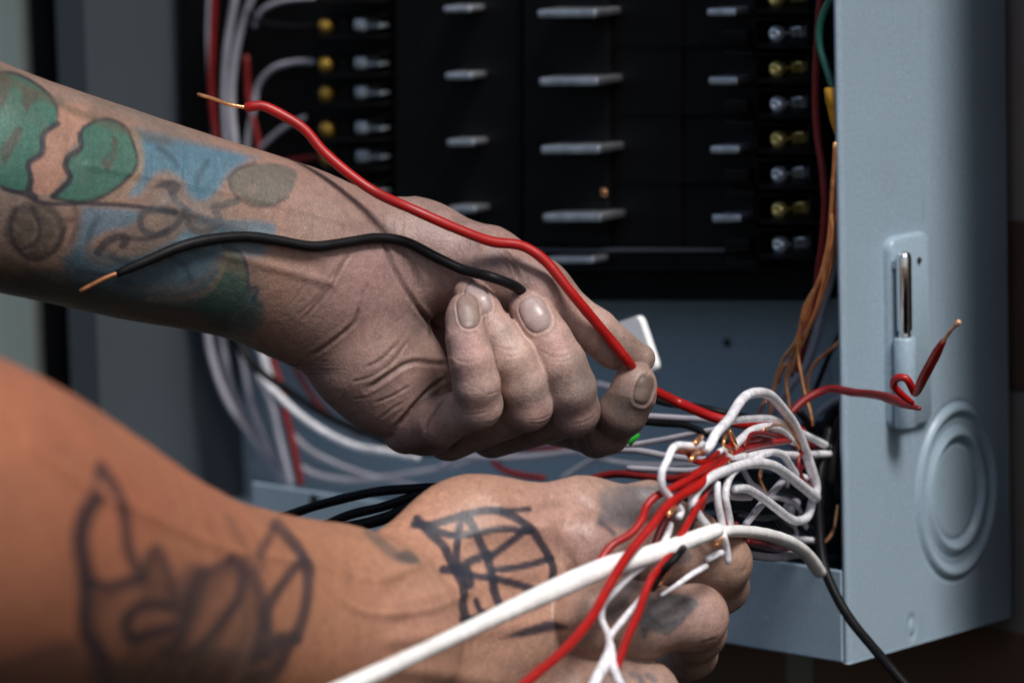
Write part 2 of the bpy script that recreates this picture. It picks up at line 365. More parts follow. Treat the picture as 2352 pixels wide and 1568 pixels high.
# right row of screw terminals
for k in range(8):
    v = -6+80.6*k; u = 1795+1.3*k; metal = 'zinc' if k % 2 else 'brass'
    def housing(mb):
        boxpx(mb, u-62, v-31, u+58, v-27, 36, 57, .3); boxpx(mb, u-62, v+27, u+58, v+31, 33, 57, .4)
        boxpx(mb, u+55, v-28, u+60, v+26, 34, 57, .2); boxpx(mb, u-66, v-29, u-61, v+27, 40, 57, .3)
        boxpx(mb, u-60, v+33, u+80, v+37, 30, 57, .5)
    t = part('terminal', MT['black_plastic'], panel, housing)
    part('clamp', MT[metal], t, lambda mb: (boxpx(mb, u-8, v-12, u+46, v+14, 50, 56, .8), boxpx(mb, u+26, v-14, u+44, v-5, 42, 50, .6)))
    c0 = QY(u, v+2, 44)
    def scr(mb):
        mb.cyl((c0[0], 47, c0[2]), (c0[0], 38, c0[2]), 3.0, prof=[(0, 0), (0, 2.0), (4, 2.0), (4.2, 3.1), (6.5, 3.1), (7.6, 2.4), (8.1, 1.3), (7.9, 1.0), (7.2, .5), (7.2, 0)], n=22)
    part('screw', MT[metal], t, scr, True)
# left row: neutral bar lugs with screw and pale tab
lv = [-22, 60, 148, 215, 296, 362, 440]
for i, v in enumerate(lv):
    u = 742+i
    def hs(mb):
        boxpx(mb, u-15, v-24, u+130, v-20, 44, 57, .4); boxpx(mb, u-15, v+24, u+130, v+28, 42, 57, .5); boxpx(mb, u+30, v-19, u+58, v+22, 46, 57, .5)
    t = part('terminal', MT['black_plastic'], panel, hs)
    c0 = QY(u-2, v+2, 44)
    part('screw', MT['amber'], t, lambda mb: mb.cyl((c0[0], 56, c0[2]), (c0[0], 43, c0[2]), 3.2, prof=[(0, 0), (0, 2.4), (8, 2.2), (8.3, 3.2), (11, 3.2), (12.2, 2.2), (12.7, 0)], n=20), True)
    part('lug', MT['dull_alu'], t, lambda mb: (boxpx(mb, u+66, v-17, u+92, v+14, 44, 55, 1.5), boxpx(mb, u+90, v-5, u+130, v+6, 46, 52, 1.0)))

# ---------------------------------------------------------------- implicit-surface bodies
def smin(a, b, k):
    h = np.maximum(k-np.abs(a-b), 0)/k
    return np.minimum(a, b)-h*h*k*.25
class Prim:
    def __init__(s, a, b, sz=1.0, k=3.0):
        s.A = V(*a[:3]); s.B = V(*b[:3]); s.ra = a[3]*s.A[2]/FP; s.rb = b[3]*s.B[2]/FP; s.sz = sz; s.k = k
        m = max(s.ra, s.rb)+8
        s.lo = np.minimum(s.A, s.B)-m; s.hi = np.maximum(s.A, s.B)+m
    def ev(s, p):
        q = p-s.A; ba = s.B-s.A
        if s.sz != 1:
            # squash depth about the axis line
            t = np.clip((q[:, :2]@ba[:2])/(ba[:2]@ba[:2]+1e-9), 0, 1)
            dz = q[:, 2]-t*ba[2]; q = q.copy(); q[:, 2] = t*ba[2]+dz/s.sz
        l2 = ba@ba; rr = s.ra-s.rb
        t = np.clip(q@ba/l2, 0, 1)
        if abs(rr) > 1e-6 and l2 > rr*rr:
            # shift the parameter for a true round cone
            y = q@ba/math.sqrt(l2); x = np.sqrt(np.maximum((q*q).sum(1)-y*y, 0))
            sl_ = rr/math.sqrt(l2-rr*rr); t = np.clip((y+x*sl_)/math.sqrt(l2), 0, 1)
        d = q-t[:, None]*ba
        return np.sqrt((d*d).sum(1))-(s.ra+t*(s.rb-s.ra))
class Body:
    """groups: list of (k_group, [Prim...]) ; groups joined with k in order"""
    def __init__(s): s.groups = []
    def grp(s, k, prims): s.groups.append((k, prims)); return s
    def ev(s, p):
        out = np.full(len(p), 60.0)
        for k, prims in s.groups:
            g = np.full(len(p), 60.0)
            for pr in prims:
                m = np.all((p > pr.lo) & (p < pr.hi), 1)
                if not m.any(): continue
                g[m] = smin(g[m], pr.ev(p[m]), pr.k)
            out = smin(out, g, k)
        return out
    def evc(s, p, ch=400000):
        return np.concatenate([s.ev(p[i:i+ch]) for i in range(0, len(p), ch)]) if len(p) else np.zeros(0)
    def grad(s, p):
        e = .15; f0 = None; g = np.zeros_like(p)
        for k in (np.array([1, -1, -1.]), np.array([-1, -1, 1.]), np.array([-1, 1, -1.]), np.array([1, 1, 1.])):
            g += s.evc(p+k*e)[:, None]*k
        return g/(np.linalg.norm(g, axis=1)[:, None]+1e-9)
    def front(s, u, v, d0=-150, d1=150, step=.5):
        """depth d of the surface nearest the camera at a pixel"""
        ds = np.arange(d0, d1, step); P = np.array([V(u, v, d) for d in ds]); f = s.ev(P)
        i = np.argmax(f < 0); return ds[i] if f[i] < 0 else None
    def bounds(s):
        A = np.array([pr.lo for _, g in s.groups for pr in g]); B = np.array([pr.hi for _, g in s.groups for pr in g])
        return A.min(0)+5, B.max(0)-5
def polygonise(body, h, lo, hi):
    n = np.ceil((hi-lo)/h).astype(int)+2; S = 5; nb = np.ceil(n/S).astype(int); n = nb*S+1
    bc = np.stack(np.meshgrid(*[np.arange(k) for k in nb], indexing='ij'), -1).reshape(-1, 3)
    cen = lo+(bc*S+S/2)*h; fc = body.evc(cen)
    F = np.empty(n, np.float32); F[:] = 1
    Bf = fc.reshape(nb); F[:-1, :-1, :-1] = np.repeat(np.repeat(np.repeat(Bf, S, 0), S, 1), S, 2)
    act = bc[np.abs(fc) < S*h*1.9+1.5]
    off = np.stack(np.meshgrid(*[np.arange(S+1)]*3, indexing='ij'), -1).reshape(-1, 3)
    for i in range(0, len(act), 2500):
        g = (act[i:i+2500, None, :]*S+off[None]).reshape(-1, 3)
        F[g[:, 0], g[:, 1], g[:, 2]] = body.evc(lo+g*h)
    ins = F < 0
    c = ins[:-1, :-1, :-1].astype(np.int8)
    cnt = sum(ins[a:n[0]-1+a, b:n[1]-1+b, c_:n[2]-1+c_].astype(np.int8) for a in (0, 1) for b in (0, 1) for c_ in (0, 1))
    I = np.argwhere((cnt > 0) & (cnt < 8)); vid = np.full(n-1, -1, np.int32); vid[tuple(I.T)] = np.arange(len(I))
    cs = np.array([(a, b, c_) for a in (0, 1) for b in (0, 1) for c_ in (0, 1)])
    fv = np.stack([F[tuple((I+k).T)] for k in cs], 1); pos = np.zeros((len(I), 3)); num = np.zeros(len(I))
    for i in range(8):
        for j in range(i+1, 8):
            if np.abs(cs[i]-cs[j]).sum() != 1: continue
            m = (fv[:, i] < 0) != (fv[:, j] < 0); t = fv[m, i]/(fv[m, i]-fv[m, j])
            pos[m] += cs[i]+t[:, None]*(cs[j]-cs[i]); num[m] += 1
    verts = lo+h*(I+pos/num[:, None]); faces = []
    for ax in range(3):
        e = np.zeros(3, int); e[ax] = 1; o1 = np.zeros(3, int); o1[(ax+1) % 3] = 1; o2 = np.zeros(3, int); o2[(ax+2) % 3] = 1
        sl0 = [slice(0, n[k]-e[k]) for k in range(3)]; sl1 = [slice(e[k], n[k]) for k in range(3)]
        a_, b_ = ins[tuple(sl0)], ins[tuple(sl1)]; J = np.argwhere(a_ != b_)
        J = J[np.all((J >= o1+o2) & (J < n-1), 1)]
        s_in = ins[tuple(J.T)]
        q = np.stack([vid[tuple((J).T)], vid[tuple((J-o1).T)], vid[tuple((J-o1-o2).T)], vid[tuple((J-o2).T)]], 1)
        q[~s_in] = q[~s_in][:, ::-1]; faces.append(q)
    faces = np.concatenate(faces); faces = faces[(faces >= 0).all(1)]
    return verts, faces
# image-space strokes and patches that are tattooed or creased into skin
def seg_dist(u, v, pts, closed=False):
    P = np.array(pts, float); 
    if closed: P = np.vstack([P, P[:1]])
    best = np.full(len(u), 1e9)
    lo = P.min(0)-60; hi = P.max(0)+60
    m = (u > lo[0]) & (u < hi[0]) & (v > lo[1]) & (v < hi[1]); uu, vv = u[m], v[m]; bb = np.full(len(uu), 1e9)
    for a, b in zip(P[:-1], P[1:]):
        d = b-a; t = np.clip(((uu-a[0])*d[0]+(vv-a[1])*d[1])/(d@d+1e-9), 0, 1)
        bb = np.minimum(bb, np.hypot(uu-a[0]-t*d[0], vv-a[1]-t*d[1]))
    best[m] = bb; return best
def smoothpts(pts, closed=False):
    if len(pts) < 3: return pts
    P = list(pts)
    if closed: P = P+P[:1]
    Q = catmull([(x, y, 0) for x, y in P], 6); return [(q[0], q[1]) for q in Q]
def inside(u, v, pts):
    P = np.array(pts); c = np.zeros(len(u), bool); j = len(P)-1
    for i in range(len(P)):
        yi, yj = P[i, 1], P[j, 1]
        if yi != yj:
            k = ((yi > v) != (yj > v)) & (u < (P[j, 0]-P[i, 0])*(v-yi)/(yj-yi)+P[i, 0]); c ^= k
        j = i
    return c
def sstep(x, a, b): t = np.clip((x-a)/(b-a), 0, 1); return t*t*(3-2*t)
class Paint:
    def __init__(s, u, v, col, face): s.u = u; s.v = v; s.c = col; s.f = face
    def mix(s, al, color): al = (al*s.f)[:, None]; s.c[:] = s.c*(1-al)+np.array(color)*al
    def stroke(s, pts, w, color, al=.85, soft=5, taper=False):
        d = seg_dist(s.u, s.v, smoothpts(pts)); s.mix(al*(1-sstep(d, w/2-soft/2, w/2+soft)), color)
    def patch(s, pts, color, al=.85, soft=6):
        P = smoothpts(pts, True); d = seg_dist(s.u, s.v, P); i = inside(s.u, s.v, P)
        sd_ = np.where(i, -d, d); s.mix(al*(1-sstep(sd_, -soft, soft)), color)
    def blob(s, u, v, r, color, al, ry=None):
        ry = ry or r; s.mix(al*np.exp(-((s.u-u)/r)**2-((s.v-v)/ry)**2), color)
def T(ox, oy, s): return lambda pts: [(ox+x*s, oy+y*s) for x, y in pts]
Z1 = T(0, 115, .4028); Z2 = T(632, 402, .4394); Z3 = T(1321, 804, .3661); Z4 = T(0, 861, .4509); Z5 = T(689, 1034, .3418); Z6 = T(1321, 1148, .2677)
def vnoise(p, sc, seed=0):
    r_ = np.random.default_rng(seed); out = np.zeros(len(p))
    for k in range(7):
        w = r_.normal(size=3); w *= sc*(1+.5*r_.random())/np.linalg.norm(w); out += np.sin(p@w+r_.uniform(0, 6.3))
    return out/3.0

def make_body(name, body, h, paint_fn, m, label, cat, lo=None, hi=None):
    l0, h0 = body.bounds()
    if lo is not None: l0 = np.maximum(l0, lo)
    if hi is not None: h0 = np.minimum(h0, hi)
    verts, faces = polygonise(body, h, l0, h0)
    for _ in range(2):
        g = body.grad(verts); f = body.evc(verts); verts = verts-g*np.clip(f, -.4, .4)[:, None]*.9
    N = body.grad(verts)
    u, v = to_px(verts); vd = verts/np.linalg.norm(verts, axis=1)[:, None]
    face = sstep(-(N*vd).sum(1), .0, .22)
    col = np.zeros((len(verts), 3)); disp = np.zeros(len(verts))
    paint_fn(u, v, verts, N, face, col, disp)
    verts = verts+N*disp[:, None]
    Wd = v2w(verts)
    me = D.meshes.new(name); me.vertices.add(len(Wd)); me.vertices.foreach_set('co', (Wd*MM).astype(np.float32).ravel())
    me.loops.add(len(faces)*4); me.loops.foreach_set('vertex_index', faces.astype(np.int32).ravel())
    me.polygons.add(len(faces)); me.polygons.foreach_set('loop_start', np.arange(0, len(faces)*4, 4, dtype=np.int32))
    me.update(calc_edges=True); me.polygons.foreach_set('use_smooth', np.ones(len(faces), bool))
    at = me.color_attributes.new('Col', 'FLOAT_COLOR', 'POINT')
    rgba = np.ones((len(Wd), 4), np.float32); rgba[:, :3] = np.clip(col, .002, 1); at.data.foreach_set('color', rgba.ravel())
    me.validate(); me.materials.append(m)
    o = D.objects.new(name, me); COL.objects.link(o); tag(o, label, cat)
    print(name, len(Wd)); return o
def crease(u, v, face, disp, pts, depth, w, soft=1.0):
    d = seg_dist(u, v, smoothpts(pts)); a = np.exp(-(d/w)**2); rim = np.exp(-((d-2.1*w)/(w*1.1))**2)
    # fade the ends
    P = np.array(pts); e = np.minimum(np.hypot(u-P[0][0], v-P[0][1]), np.hypot(u-P[-1][0], v-P[-1][1])); fade = sstep(e, 0, w*4)
    disp += (-depth*a+depth*.28*rim)*face*fade; return a*face*fade
def nail(name, body, cu_, cv_, ang, L_, W_, m, parent, d_hint=None, lift=.32, curv=1.0):
    """nail conforming to the finger: centre pixel, angle of its long axis (towards the free edge), half length/width px"""
    d0 = body.front(cu_, cv_); n = 26; vs = []; ok = []
    ca, sa = math.cos(R(ang)), math.sin(R(ang)); pts = []; hs = []
    rr = np.linspace(0, 1, 12); th = np.linspace(0, 2*math.pi, 48, endpoint=False)
    for r_ in rr:
        for t in th:
            ct, st = math.cos(t), math.sin(t); e = 2/2.7
            a = abs(ct)**e*math.copysign(1, ct)*r_*L_; b_ = abs(st)**e*math.copysign(1, st)*r_*W_
            uu = cu_+a*ca-b_*sa; vv = cv_+a*sa+b_*ca
            dd = body.front(uu, vv, d0-12, d0+14, .12)
            pts.append(V(uu, vv, d0+4 if dd is None else dd)); hs.append(lift*(1-r_**6)-.25*r_**10+(.15*(a/L_) if a > 0 else 0))
    P = np.array(pts)
    for _ in range(5): P = P-body.grad(P)*body.evc(P)[:, None]*.9
    g = body.grad(P); P = P+g*np.array(hs)[:, None]
    nt = len(th); fs = [(i*nt+k, i*nt+(k+1) % nt, (i+1)*nt+(k+1) % nt, (i+1)*nt+k) for i in range(len(rr)-1) for k in range(nt)]
    Wv = v2w(P); me = D.meshes.new(name); me.from_pydata([tuple(q*MM) for q in Wv], [], [f[::-1] for f in fs]); me.update()
    me.polygons.foreach_set('use_smooth', [True]*len(me.polygons)); me.materials.append(m)
    o = D.objects.new(name, me); COL.objects.link(o); o.parent = parent; return o
def nail_fold(u, v, face, disp, cu_, cv_, ang, L_, W_, amt=.35):
    ca, sa = math.cos(R(ang)), math.sin(R(ang)); a = ((u-cu_)*ca+(v-cv_)*sa)/L_; b_ = (-(u-cu_)*sa+(v-cv_)*ca)/W_
    rho_ = (np.abs(a)**2.7+np.abs(b_)**2.7)**(1/2.7)
    back = 1-.75*sstep(a, .3, .9)
    disp += face*(amt*np.exp(-((rho_-1.2)/.12)**2)*back-.22*np.exp(-((rho_-1.03)/.05)**2)-.12*(rho_ < 1))

def C(a, b, sz=1.0, k=4.0): return Prim(a, b, sz, k)
def chain(pts, sz=1.0, k=3.0, sub=0):
    if sub:
        Q_ = []; P_ = [np.array(p, float) for p in pts]; P_ = [2*P_[0]-P_[1]]+P_+[2*P_[-1]-P_[-2]]
        for i in range(1, len(P_)-2):
            for j in range(sub):
                t = j/sub; a, b, c, d = P_[i-1:i+3]
                Q_.append(.5*(2*b+(c-a)*t+(2*a-5*b+4*c-d)*t*t+(3*b-a-3*c+d)*t**3))
        pts = [tuple(q) for q in Q_]+[pts[-1]]
    return [C(a, b, sz, k) for a, b in zip(pts[:-1], pts[1:])]

# ------------------------------------------------ upper hand (palm to the camera, pinching the red wire)
U = Body()
U.grp(1.0, [
    *chain([(-260, 330, -60, 240), (0, 412, -48, 222), (300, 498, -26, 208), (600, 571, -8, 185), (720, 625, -2, 172)], .82, 10, 4),
    C((700, 630, 0, 165), (880, 850, 4, 132), .8, 12), C((880, 850, 4, 130), (975, 955, 8, 92), .9, 10),
    C((700, 590, 0, 155), (960, 585, 4, 118), .82, 12), C((960, 585, 4, 116), (1120, 612, 0, 82), .95, 10),
    C((1120, 612, 0, 82), (1240, 668, -2, 66), 1, 8), C((1240, 668, -2, 66), (1368, 760, 3, 46), 1, 6), C((1368, 760, 3, 46), (1412, 798, 6, 43), 1, 4),
    C((1412, 798, 6, 43), (1472, 822, 9, 34), 1, 4),
    C((800, 720, 22, 150), (1000, 850, 40, 120), .7, 14), C((1000, 850, 40, 120), (1190, 900, 58, 80), .8, 12),
    C((1010, 660, 34, 105), (1190, 770, 52, 70), .9, 12),
    C((815, 640, -6, 104), (850, 680, -4, 98), .8, 9), C((850, 820, 0, 108), (905, 880, 4, 92), .85, 9),
])
G_I = chain([(1230, 955, 66, 58), (1370, 1003, 26, 42), (1395, 992, 17, 46), (1430, 948, 8, 51), (1455, 900, 5, 50), (1461, 876, 5, 44)], 1, 3)
G_M = chain([(1130, 990, 45, 62), (1317, 943, 0, 56), (1309, 890, -7, 57), (1287, 835, -10, 57), (1256, 780, -10, 54), (1229, 735, -10, 49), (1210, 705, -9, 44)], 1, 3)
G_R = chain([(1030, 998, 24, 62), (1212, 930, -9, 56), (1197, 878, -14, 56), (1172, 825, -17, 55), (1140, 770, -16, 49), (1103, 705, -14, 42), (1078, 672, -11, 37)], 1, 3)
G_P = chain([(935, 980, 6, 62), (1010, 968, -8, 54), (1099, 929, -22, 54), (1094, 878, -28, 54), (1082, 825, -31, 51), (1072, 775, -31, 47), (1067, 730, -28, 42), (1068, 708, -25, 38)], 1, 3)
for g_ in (G_I, G_M, G_R, G_P): U.grp(.6, g_)
ONE = [Body().grp(1, g_) for g_ in (G_P, G_R, G_M, G_I)]
UC = [  # creases: pts, depth mm, width px
    (Z2([(390, 410), (330, 510), (260, 620), (150, 750)]), .55, 5), (Z2([(440, 680), (420, 760), (350, 830), (240, 910), (170, 948)]), .9, 6),
    (Z2([(560, 330), (590, 400), (620, 480), (690, 610), (750, 700), (830, 790), (880, 830)]), 1.3, 7),
    (Z2([(910, 990), (830, 985), (740, 975), (680, 990), (600, 1040), (480, 1120)]), 1.1, 7), (Z2([(900, 1055), (820, 1110), (740, 1190), (680, 1260), (630, 1320)]), 1.2, 6),
    (Z2([(880, 1160), (840, 1220), (800, 1290), (780, 1350)]), .8, 5), (Z2([(700, 1105), (620, 1150), (520, 1190)]), .4, 4),
    (Z2([(640, 880), (560, 960), (470, 1010)]), .5, 5), (Z2([(700, 860), (600, 990), (480, 1060), (400, 1080)]), .35, 4), (Z2([(300, 520), (220, 640), (110, 740)]), .35, 5),
    (Z2([(750, 700), (800, 760), (820, 860)]), .6, 6), (Z2([(680, 1180), (600, 1230), (540, 1280)]), .3, 4), (Z2([(560, 1120), (470, 1160), (400, 1170)]), .25, 4),
    (Z2([(1190, 380), (1245, 460), (1275, 560)]), .8, 6), (Z2([(1170, 400), (1215, 470), (1235, 540)]), .4, 5), (Z2([(600, 360), (680, 420), (740, 520), (760, 600)]), .8, 10),
    (Z2([(930, 1180), (960, 1240), (1040, 1250), (1100, 1240)]), .14, 3), (Z2([(1090, 1300), (1150, 1290), (1190, 1260)]), .14, 3), (Z2([(1320, 1300), (1400, 1295), (1450, 1265)]), .14, 3),
    (Z2([(1330, 1285), (1400, 1275), (1445, 1250)]), .14, 3), (Z2([(1560, 1300), (1620, 1290), (1670, 1260)]), .14, 3), (Z2([(1100, 1150), (1150, 1140), (1180, 1130)]), .15, 3),
    (Z2([(1390, 920), (1450, 950), (1520, 945), (1560, 920)]), .25, 3.5), (Z2([(1420, 965), (1500, 975), (1560, 960)]), .18, 3), (Z2([(940, 960), (1000, 980), (1080, 960)]), .2, 4),
    (Z2([(1160, 900), (1240, 910), (1290, 900)]), .2, 4), (Z2([(1160, 940), (1230, 950), (1290, 930)]), .15, 3), (Z2([(920, 900), (980, 915), (1060, 905)]), .15, 3),
    (Z2([(1960, 1020), (1900, 1090), (1860, 1150)]), .4, 4), (Z2([(1800, 880), (1830, 960), (1880, 1000)]), .3, 4), (Z2([(1850, 860), (1930, 900), (1970, 920)]), .2, 3),
    (Z2([(160, 560), (110, 640), (60, 700)]), .3, 5), (Z2([(500, 560), (460, 620), (440, 690)]), .25, 6), (Z2([(270, 560), (330, 480), (380, 420)]), .3, 6),
]
for i in range(26):   # short fine wrinkles scattered over the palm, roughly parallel to the flexion folds
    a = random.uniform(660, 980); b_ = random.uniform(600, 960)
    if b_ < 560+(a-660)*.3: continue
    L_ = random.uniform(20, 60); th = random.uniform(2.0, 2.7); UC.append(([(a, b_), (a+L_*math.cos(th)*.5, b_+L_*math.sin(th)*.5+random.uniform(-4, 4)), (a+L_*math.cos(th), b_+L_*math.sin(th))], random.uniform(.1, .22), 3))
NAILS = [  # cu, cv, angle to free edge, half length, half width, material
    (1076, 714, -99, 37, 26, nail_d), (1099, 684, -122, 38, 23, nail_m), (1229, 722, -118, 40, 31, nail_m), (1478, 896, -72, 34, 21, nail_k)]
BLUE = (.09, .27, .40); GREEN = (.03, .19, .15); INK = (.03, .035, .05); GREYT = (.085, .11, .11); SK = (.40, .265, .205)
def paint_upper(u, v, P, N, face, col, disp):
    col[:] = SK
    base = Paint(u, v, col, np.ones(len(u)))
    x = vnoise(P, .09, 1); base.mix(np.clip(x*.18+.1, 0, .35), (.44, .25, .22)); x = vnoise(P, .3, 2); base.mix(np.clip(x*.12, 0, .3), (.26, .2, .17))
    disp += vnoise(P, .07, 21)*.25+vnoise(P, .2, 22)*.1
    for st, w, h_ in (([(380, 470), (560, 530), (740, 590)], 14, .6), ([(420, 560), (620, 610), (760, 650)], 12, .6), ([(200, 380), (420, 420), (640, 470), (820, 520)], 9, .4)):
        d_ = seg_dist(u, v, smoothpts(st)); disp += h_*np.exp(-(d_/w)**2)*face
    # forearm a touch browner
    base.mix(1-sstep(u, 300, 900), (.37, .25, .19))
    p = Paint(u, v, col, face)
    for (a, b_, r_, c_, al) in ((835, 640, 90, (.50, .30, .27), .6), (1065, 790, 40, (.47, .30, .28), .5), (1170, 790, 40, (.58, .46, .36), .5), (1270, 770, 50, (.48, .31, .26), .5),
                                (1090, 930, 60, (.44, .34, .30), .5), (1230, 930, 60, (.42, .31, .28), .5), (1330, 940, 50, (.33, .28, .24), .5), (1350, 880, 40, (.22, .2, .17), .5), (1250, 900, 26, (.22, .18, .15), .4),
                                (975, 740, 60, (.2, .15, .13), .6), (1440, 950, 95, (.10, .068, .052), .9), (1440, 800, 62, (.14, .098, .076), .75), (1340, 990, 60, (.16, .12, .10), .5), (1000, 620, 60, (.36, .25, .18), .5), (1000, 560, 120, (.42, .30, .26), .5), (870, 900, 120, (.33, .23, .19), .4)):  # dark blob over the index finger is shade put into the skin colour
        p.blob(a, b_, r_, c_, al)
    W1 = lambda pts: Z1(pts)
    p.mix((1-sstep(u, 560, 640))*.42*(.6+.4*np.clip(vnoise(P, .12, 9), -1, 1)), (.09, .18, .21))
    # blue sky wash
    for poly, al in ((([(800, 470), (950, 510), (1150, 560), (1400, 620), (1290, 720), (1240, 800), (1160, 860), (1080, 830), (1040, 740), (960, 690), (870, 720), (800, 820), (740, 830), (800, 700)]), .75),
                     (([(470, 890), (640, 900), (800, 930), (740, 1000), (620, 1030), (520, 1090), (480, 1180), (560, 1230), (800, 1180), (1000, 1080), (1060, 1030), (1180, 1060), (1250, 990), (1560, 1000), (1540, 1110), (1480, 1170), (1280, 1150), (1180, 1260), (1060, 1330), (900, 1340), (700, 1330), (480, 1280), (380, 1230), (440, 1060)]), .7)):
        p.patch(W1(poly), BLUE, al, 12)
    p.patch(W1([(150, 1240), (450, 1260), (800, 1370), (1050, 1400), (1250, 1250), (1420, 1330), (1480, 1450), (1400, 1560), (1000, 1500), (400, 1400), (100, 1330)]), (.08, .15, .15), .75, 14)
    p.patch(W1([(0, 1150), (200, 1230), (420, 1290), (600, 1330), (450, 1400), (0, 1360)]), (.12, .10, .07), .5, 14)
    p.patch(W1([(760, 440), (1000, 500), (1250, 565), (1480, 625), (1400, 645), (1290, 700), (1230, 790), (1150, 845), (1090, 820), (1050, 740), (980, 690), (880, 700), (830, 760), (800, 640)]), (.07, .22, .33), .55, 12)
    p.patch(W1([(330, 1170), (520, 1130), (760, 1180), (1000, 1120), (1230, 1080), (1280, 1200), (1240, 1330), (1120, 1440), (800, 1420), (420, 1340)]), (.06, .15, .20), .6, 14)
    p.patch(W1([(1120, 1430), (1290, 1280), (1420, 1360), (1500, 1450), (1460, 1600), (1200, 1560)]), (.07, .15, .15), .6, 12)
    for st, w in (([(900, 560), (960, 600), (1010, 660)], 8), ([(1180, 640), (1140, 700), (1120, 770)], 8), ([(560, 960), (520, 1020), (500, 1090)], 9), ([(640, 1180), (760, 1220), (900, 1200)], 9), ([(980, 1180), (1060, 1240), (1090, 1320)], 9), ([(440, 1260), (600, 1290), (760, 1340)], 10), ([(430, 900), (440, 1000), (400, 1100)], 8)):
        p.stroke(W1(st), w, (.035, .06, .09), .5, 9)
    LB = [(480, 440), (560, 400), (640, 400), (720, 450), (770, 560), (785, 650), (720, 740), (600, 830), (480, 868), (340, 850), (300, 832), (350, 790), (400, 720), (370, 650), (400, 600), (460, 560), (455, 490)]
    LA = [(-120, 150), (60, 130), (200, 190), (290, 270), (335, 360), (320, 430), (250, 470), (245, 570), (165, 640), (180, 720), (170, 790), (90, 810), (-20, 760), (-120, 600)]
    for L_ in (LA, LB): p.patch(W1(L_), GREEN, .88, 5); p.stroke(W1(L_+L_[:1]), 7, INK, .8, 4)
    p.patch(W1([(335, 320), (380, 300), (490, 330), (520, 390), (460, 440), (450, 500), (400, 560), (360, 620), (380, 690), (340, 760), (280, 820), (200, 810), (180, 720), (175, 650), (240, 590), (260, 480), (320, 430)]), (.50, .30, .22), .8, 5)
    for poly in ([(130, 210), (230, 240), (200, 300), (150, 350), (125, 290)], [(90, 430), (135, 455), (110, 520), (60, 600), (20, 660), (5, 560), (50, 500)], [(640, 480), (670, 510), (665, 590), (610, 690), (575, 640), (625, 580)],
                 [(-20, 120), (50, 150), (60, 230), (0, 330), (-40, 240)]):
        p.patch(W1(poly), (.09, .085, .07), .75, 4)
    p.stroke(W1([(620, 620), (640, 560)]), 8, GREEN, .5)
    p.patch(W1([(-60, 60), (120, 170), (300, 260), (520, 360), (760, 450), (980, 520), (960, 545), (740, 490), (540, 420), (330, 330), (200, 280), (60, 210), (-60, 200)]), (.12, .12, .09), .6, 10)
    p.patch(W1([(-60, 1230), (200, 1290), (500, 1340), (900, 1430), (1300, 1520), (1300, 1600), (700, 1520), (200, 1420), (-60, 1400)]), (.06, .075, .065), .6, 14)
    for st in ([(330, 420), (250, 480), (240, 590), (160, 650), (175, 740), (160, 800), (200, 840)], [(455, 480), (460, 560), (390, 610), (370, 660), (400, 730), (350, 790), (300, 835)]): p.stroke(W1(st), 12, INK, .85, 4)
    p.stroke(W1([(770, 480), (800, 570), (800, 680), (740, 770), (610, 860)]), 14, (.30, .25, .18), .6, 6)
    # rose head
    p.patch(W1([(60, 900), (200, 860), (320, 900), (370, 1000), (340, 1120), (200, 1190), (90, 1150), (20, 1040)]), (.085, .08, .075), .8, 8)
    for st in ([(110, 940), (180, 960), (210, 1030), (170, 1090)], [(80, 1000), (130, 1050), (160, 1130)], [(240, 920), (300, 960), (320, 1040), (280, 1110)], [(150, 1140), (200, 1100), (240, 1140)]):
        p.stroke(W1(st), 7, (.22, .19, .15), .55, 5)
    for st in ([(90, 900), (60, 1000), (90, 1120), (190, 1190), (310, 1140), (370, 1010)], [(180, 900), (220, 980), (215, 1080), (150, 1120)]): p.stroke(W1(st), 8, INK, .6, 5)
    p.stroke(W1([(350, 970), (410, 965)]), 10, INK, .5)
    # stem, thorns, leaves
    p.stroke(W1([(20, 790), (130, 820), (240, 870), (500, 875), (760, 890), (1000, 930)]), 8, INK, .85, 4)
    p.patch(W1([(865, 785), (920, 750), (990, 745), (1030, 780), (1010, 820), (975, 830), (940, 790)]), (.06, .065, .075), .85, 4)
    p.stroke(W1([(980, 825), (1010, 870), (1060, 910), (1100, 940), (1200, 970), (1300, 990), (1400, 1000)]), 13, (.07, .09, .12), .7, 5)
    p.stroke(W1([(1000, 925), (880, 910), (815, 930), (800, 1000), (850, 1050), (930, 1050), (1010, 990), (1050, 920)]), 14, (.07, .085, .10), .8, 5)
    p.stroke(W1([(1060, 920), (1080, 1000), (1140, 1040), (1210, 1020), (1250, 970), (1215, 900), (1250, 890), (1350, 860)]), 15, (.08, .10, .11), .75, 5)
    p.patch(W1([(840, 950), (930, 945), (920, 980), (860, 1000), (830, 985)]), (.33, .26, .2), .7, 5)
    p.patch(W1([(1300, 730), (1340, 680), (1450, 655), (1580, 650), (1690, 700), (1670, 790), (1620, 850), (1540, 890), (1430, 880), (1360, 830), (1310, 790)]), (.10, .14, .125), .72, 5)
    p.stroke(W1([(1300, 730), (1340, 690), (1450, 650)]), 8, INK, .5); p.stroke(W1([(1300, 740), (1330, 820), (1430, 885), (1540, 890), (1640, 840)]), 6, INK, .5)
    p.patch(W1([(1380, 780), (1450, 770), (1450, 820), (1400, 820)]), (.3, .24, .19), .45, 6)
    p.stroke(W1([(560, 1150), (610, 1090), (680, 1065), (720, 1075), (700, 1110)]), 17, (.05, .06, .08), .8, 5); p.stroke(W1([(700, 1070), (850, 1075), (960, 1020)]), 9, INK, .6)
    p.stroke(W1([(1130, 980), (1330, 1000), (1550, 1020)]), 18, (.12, .18, .22), .6, 6)
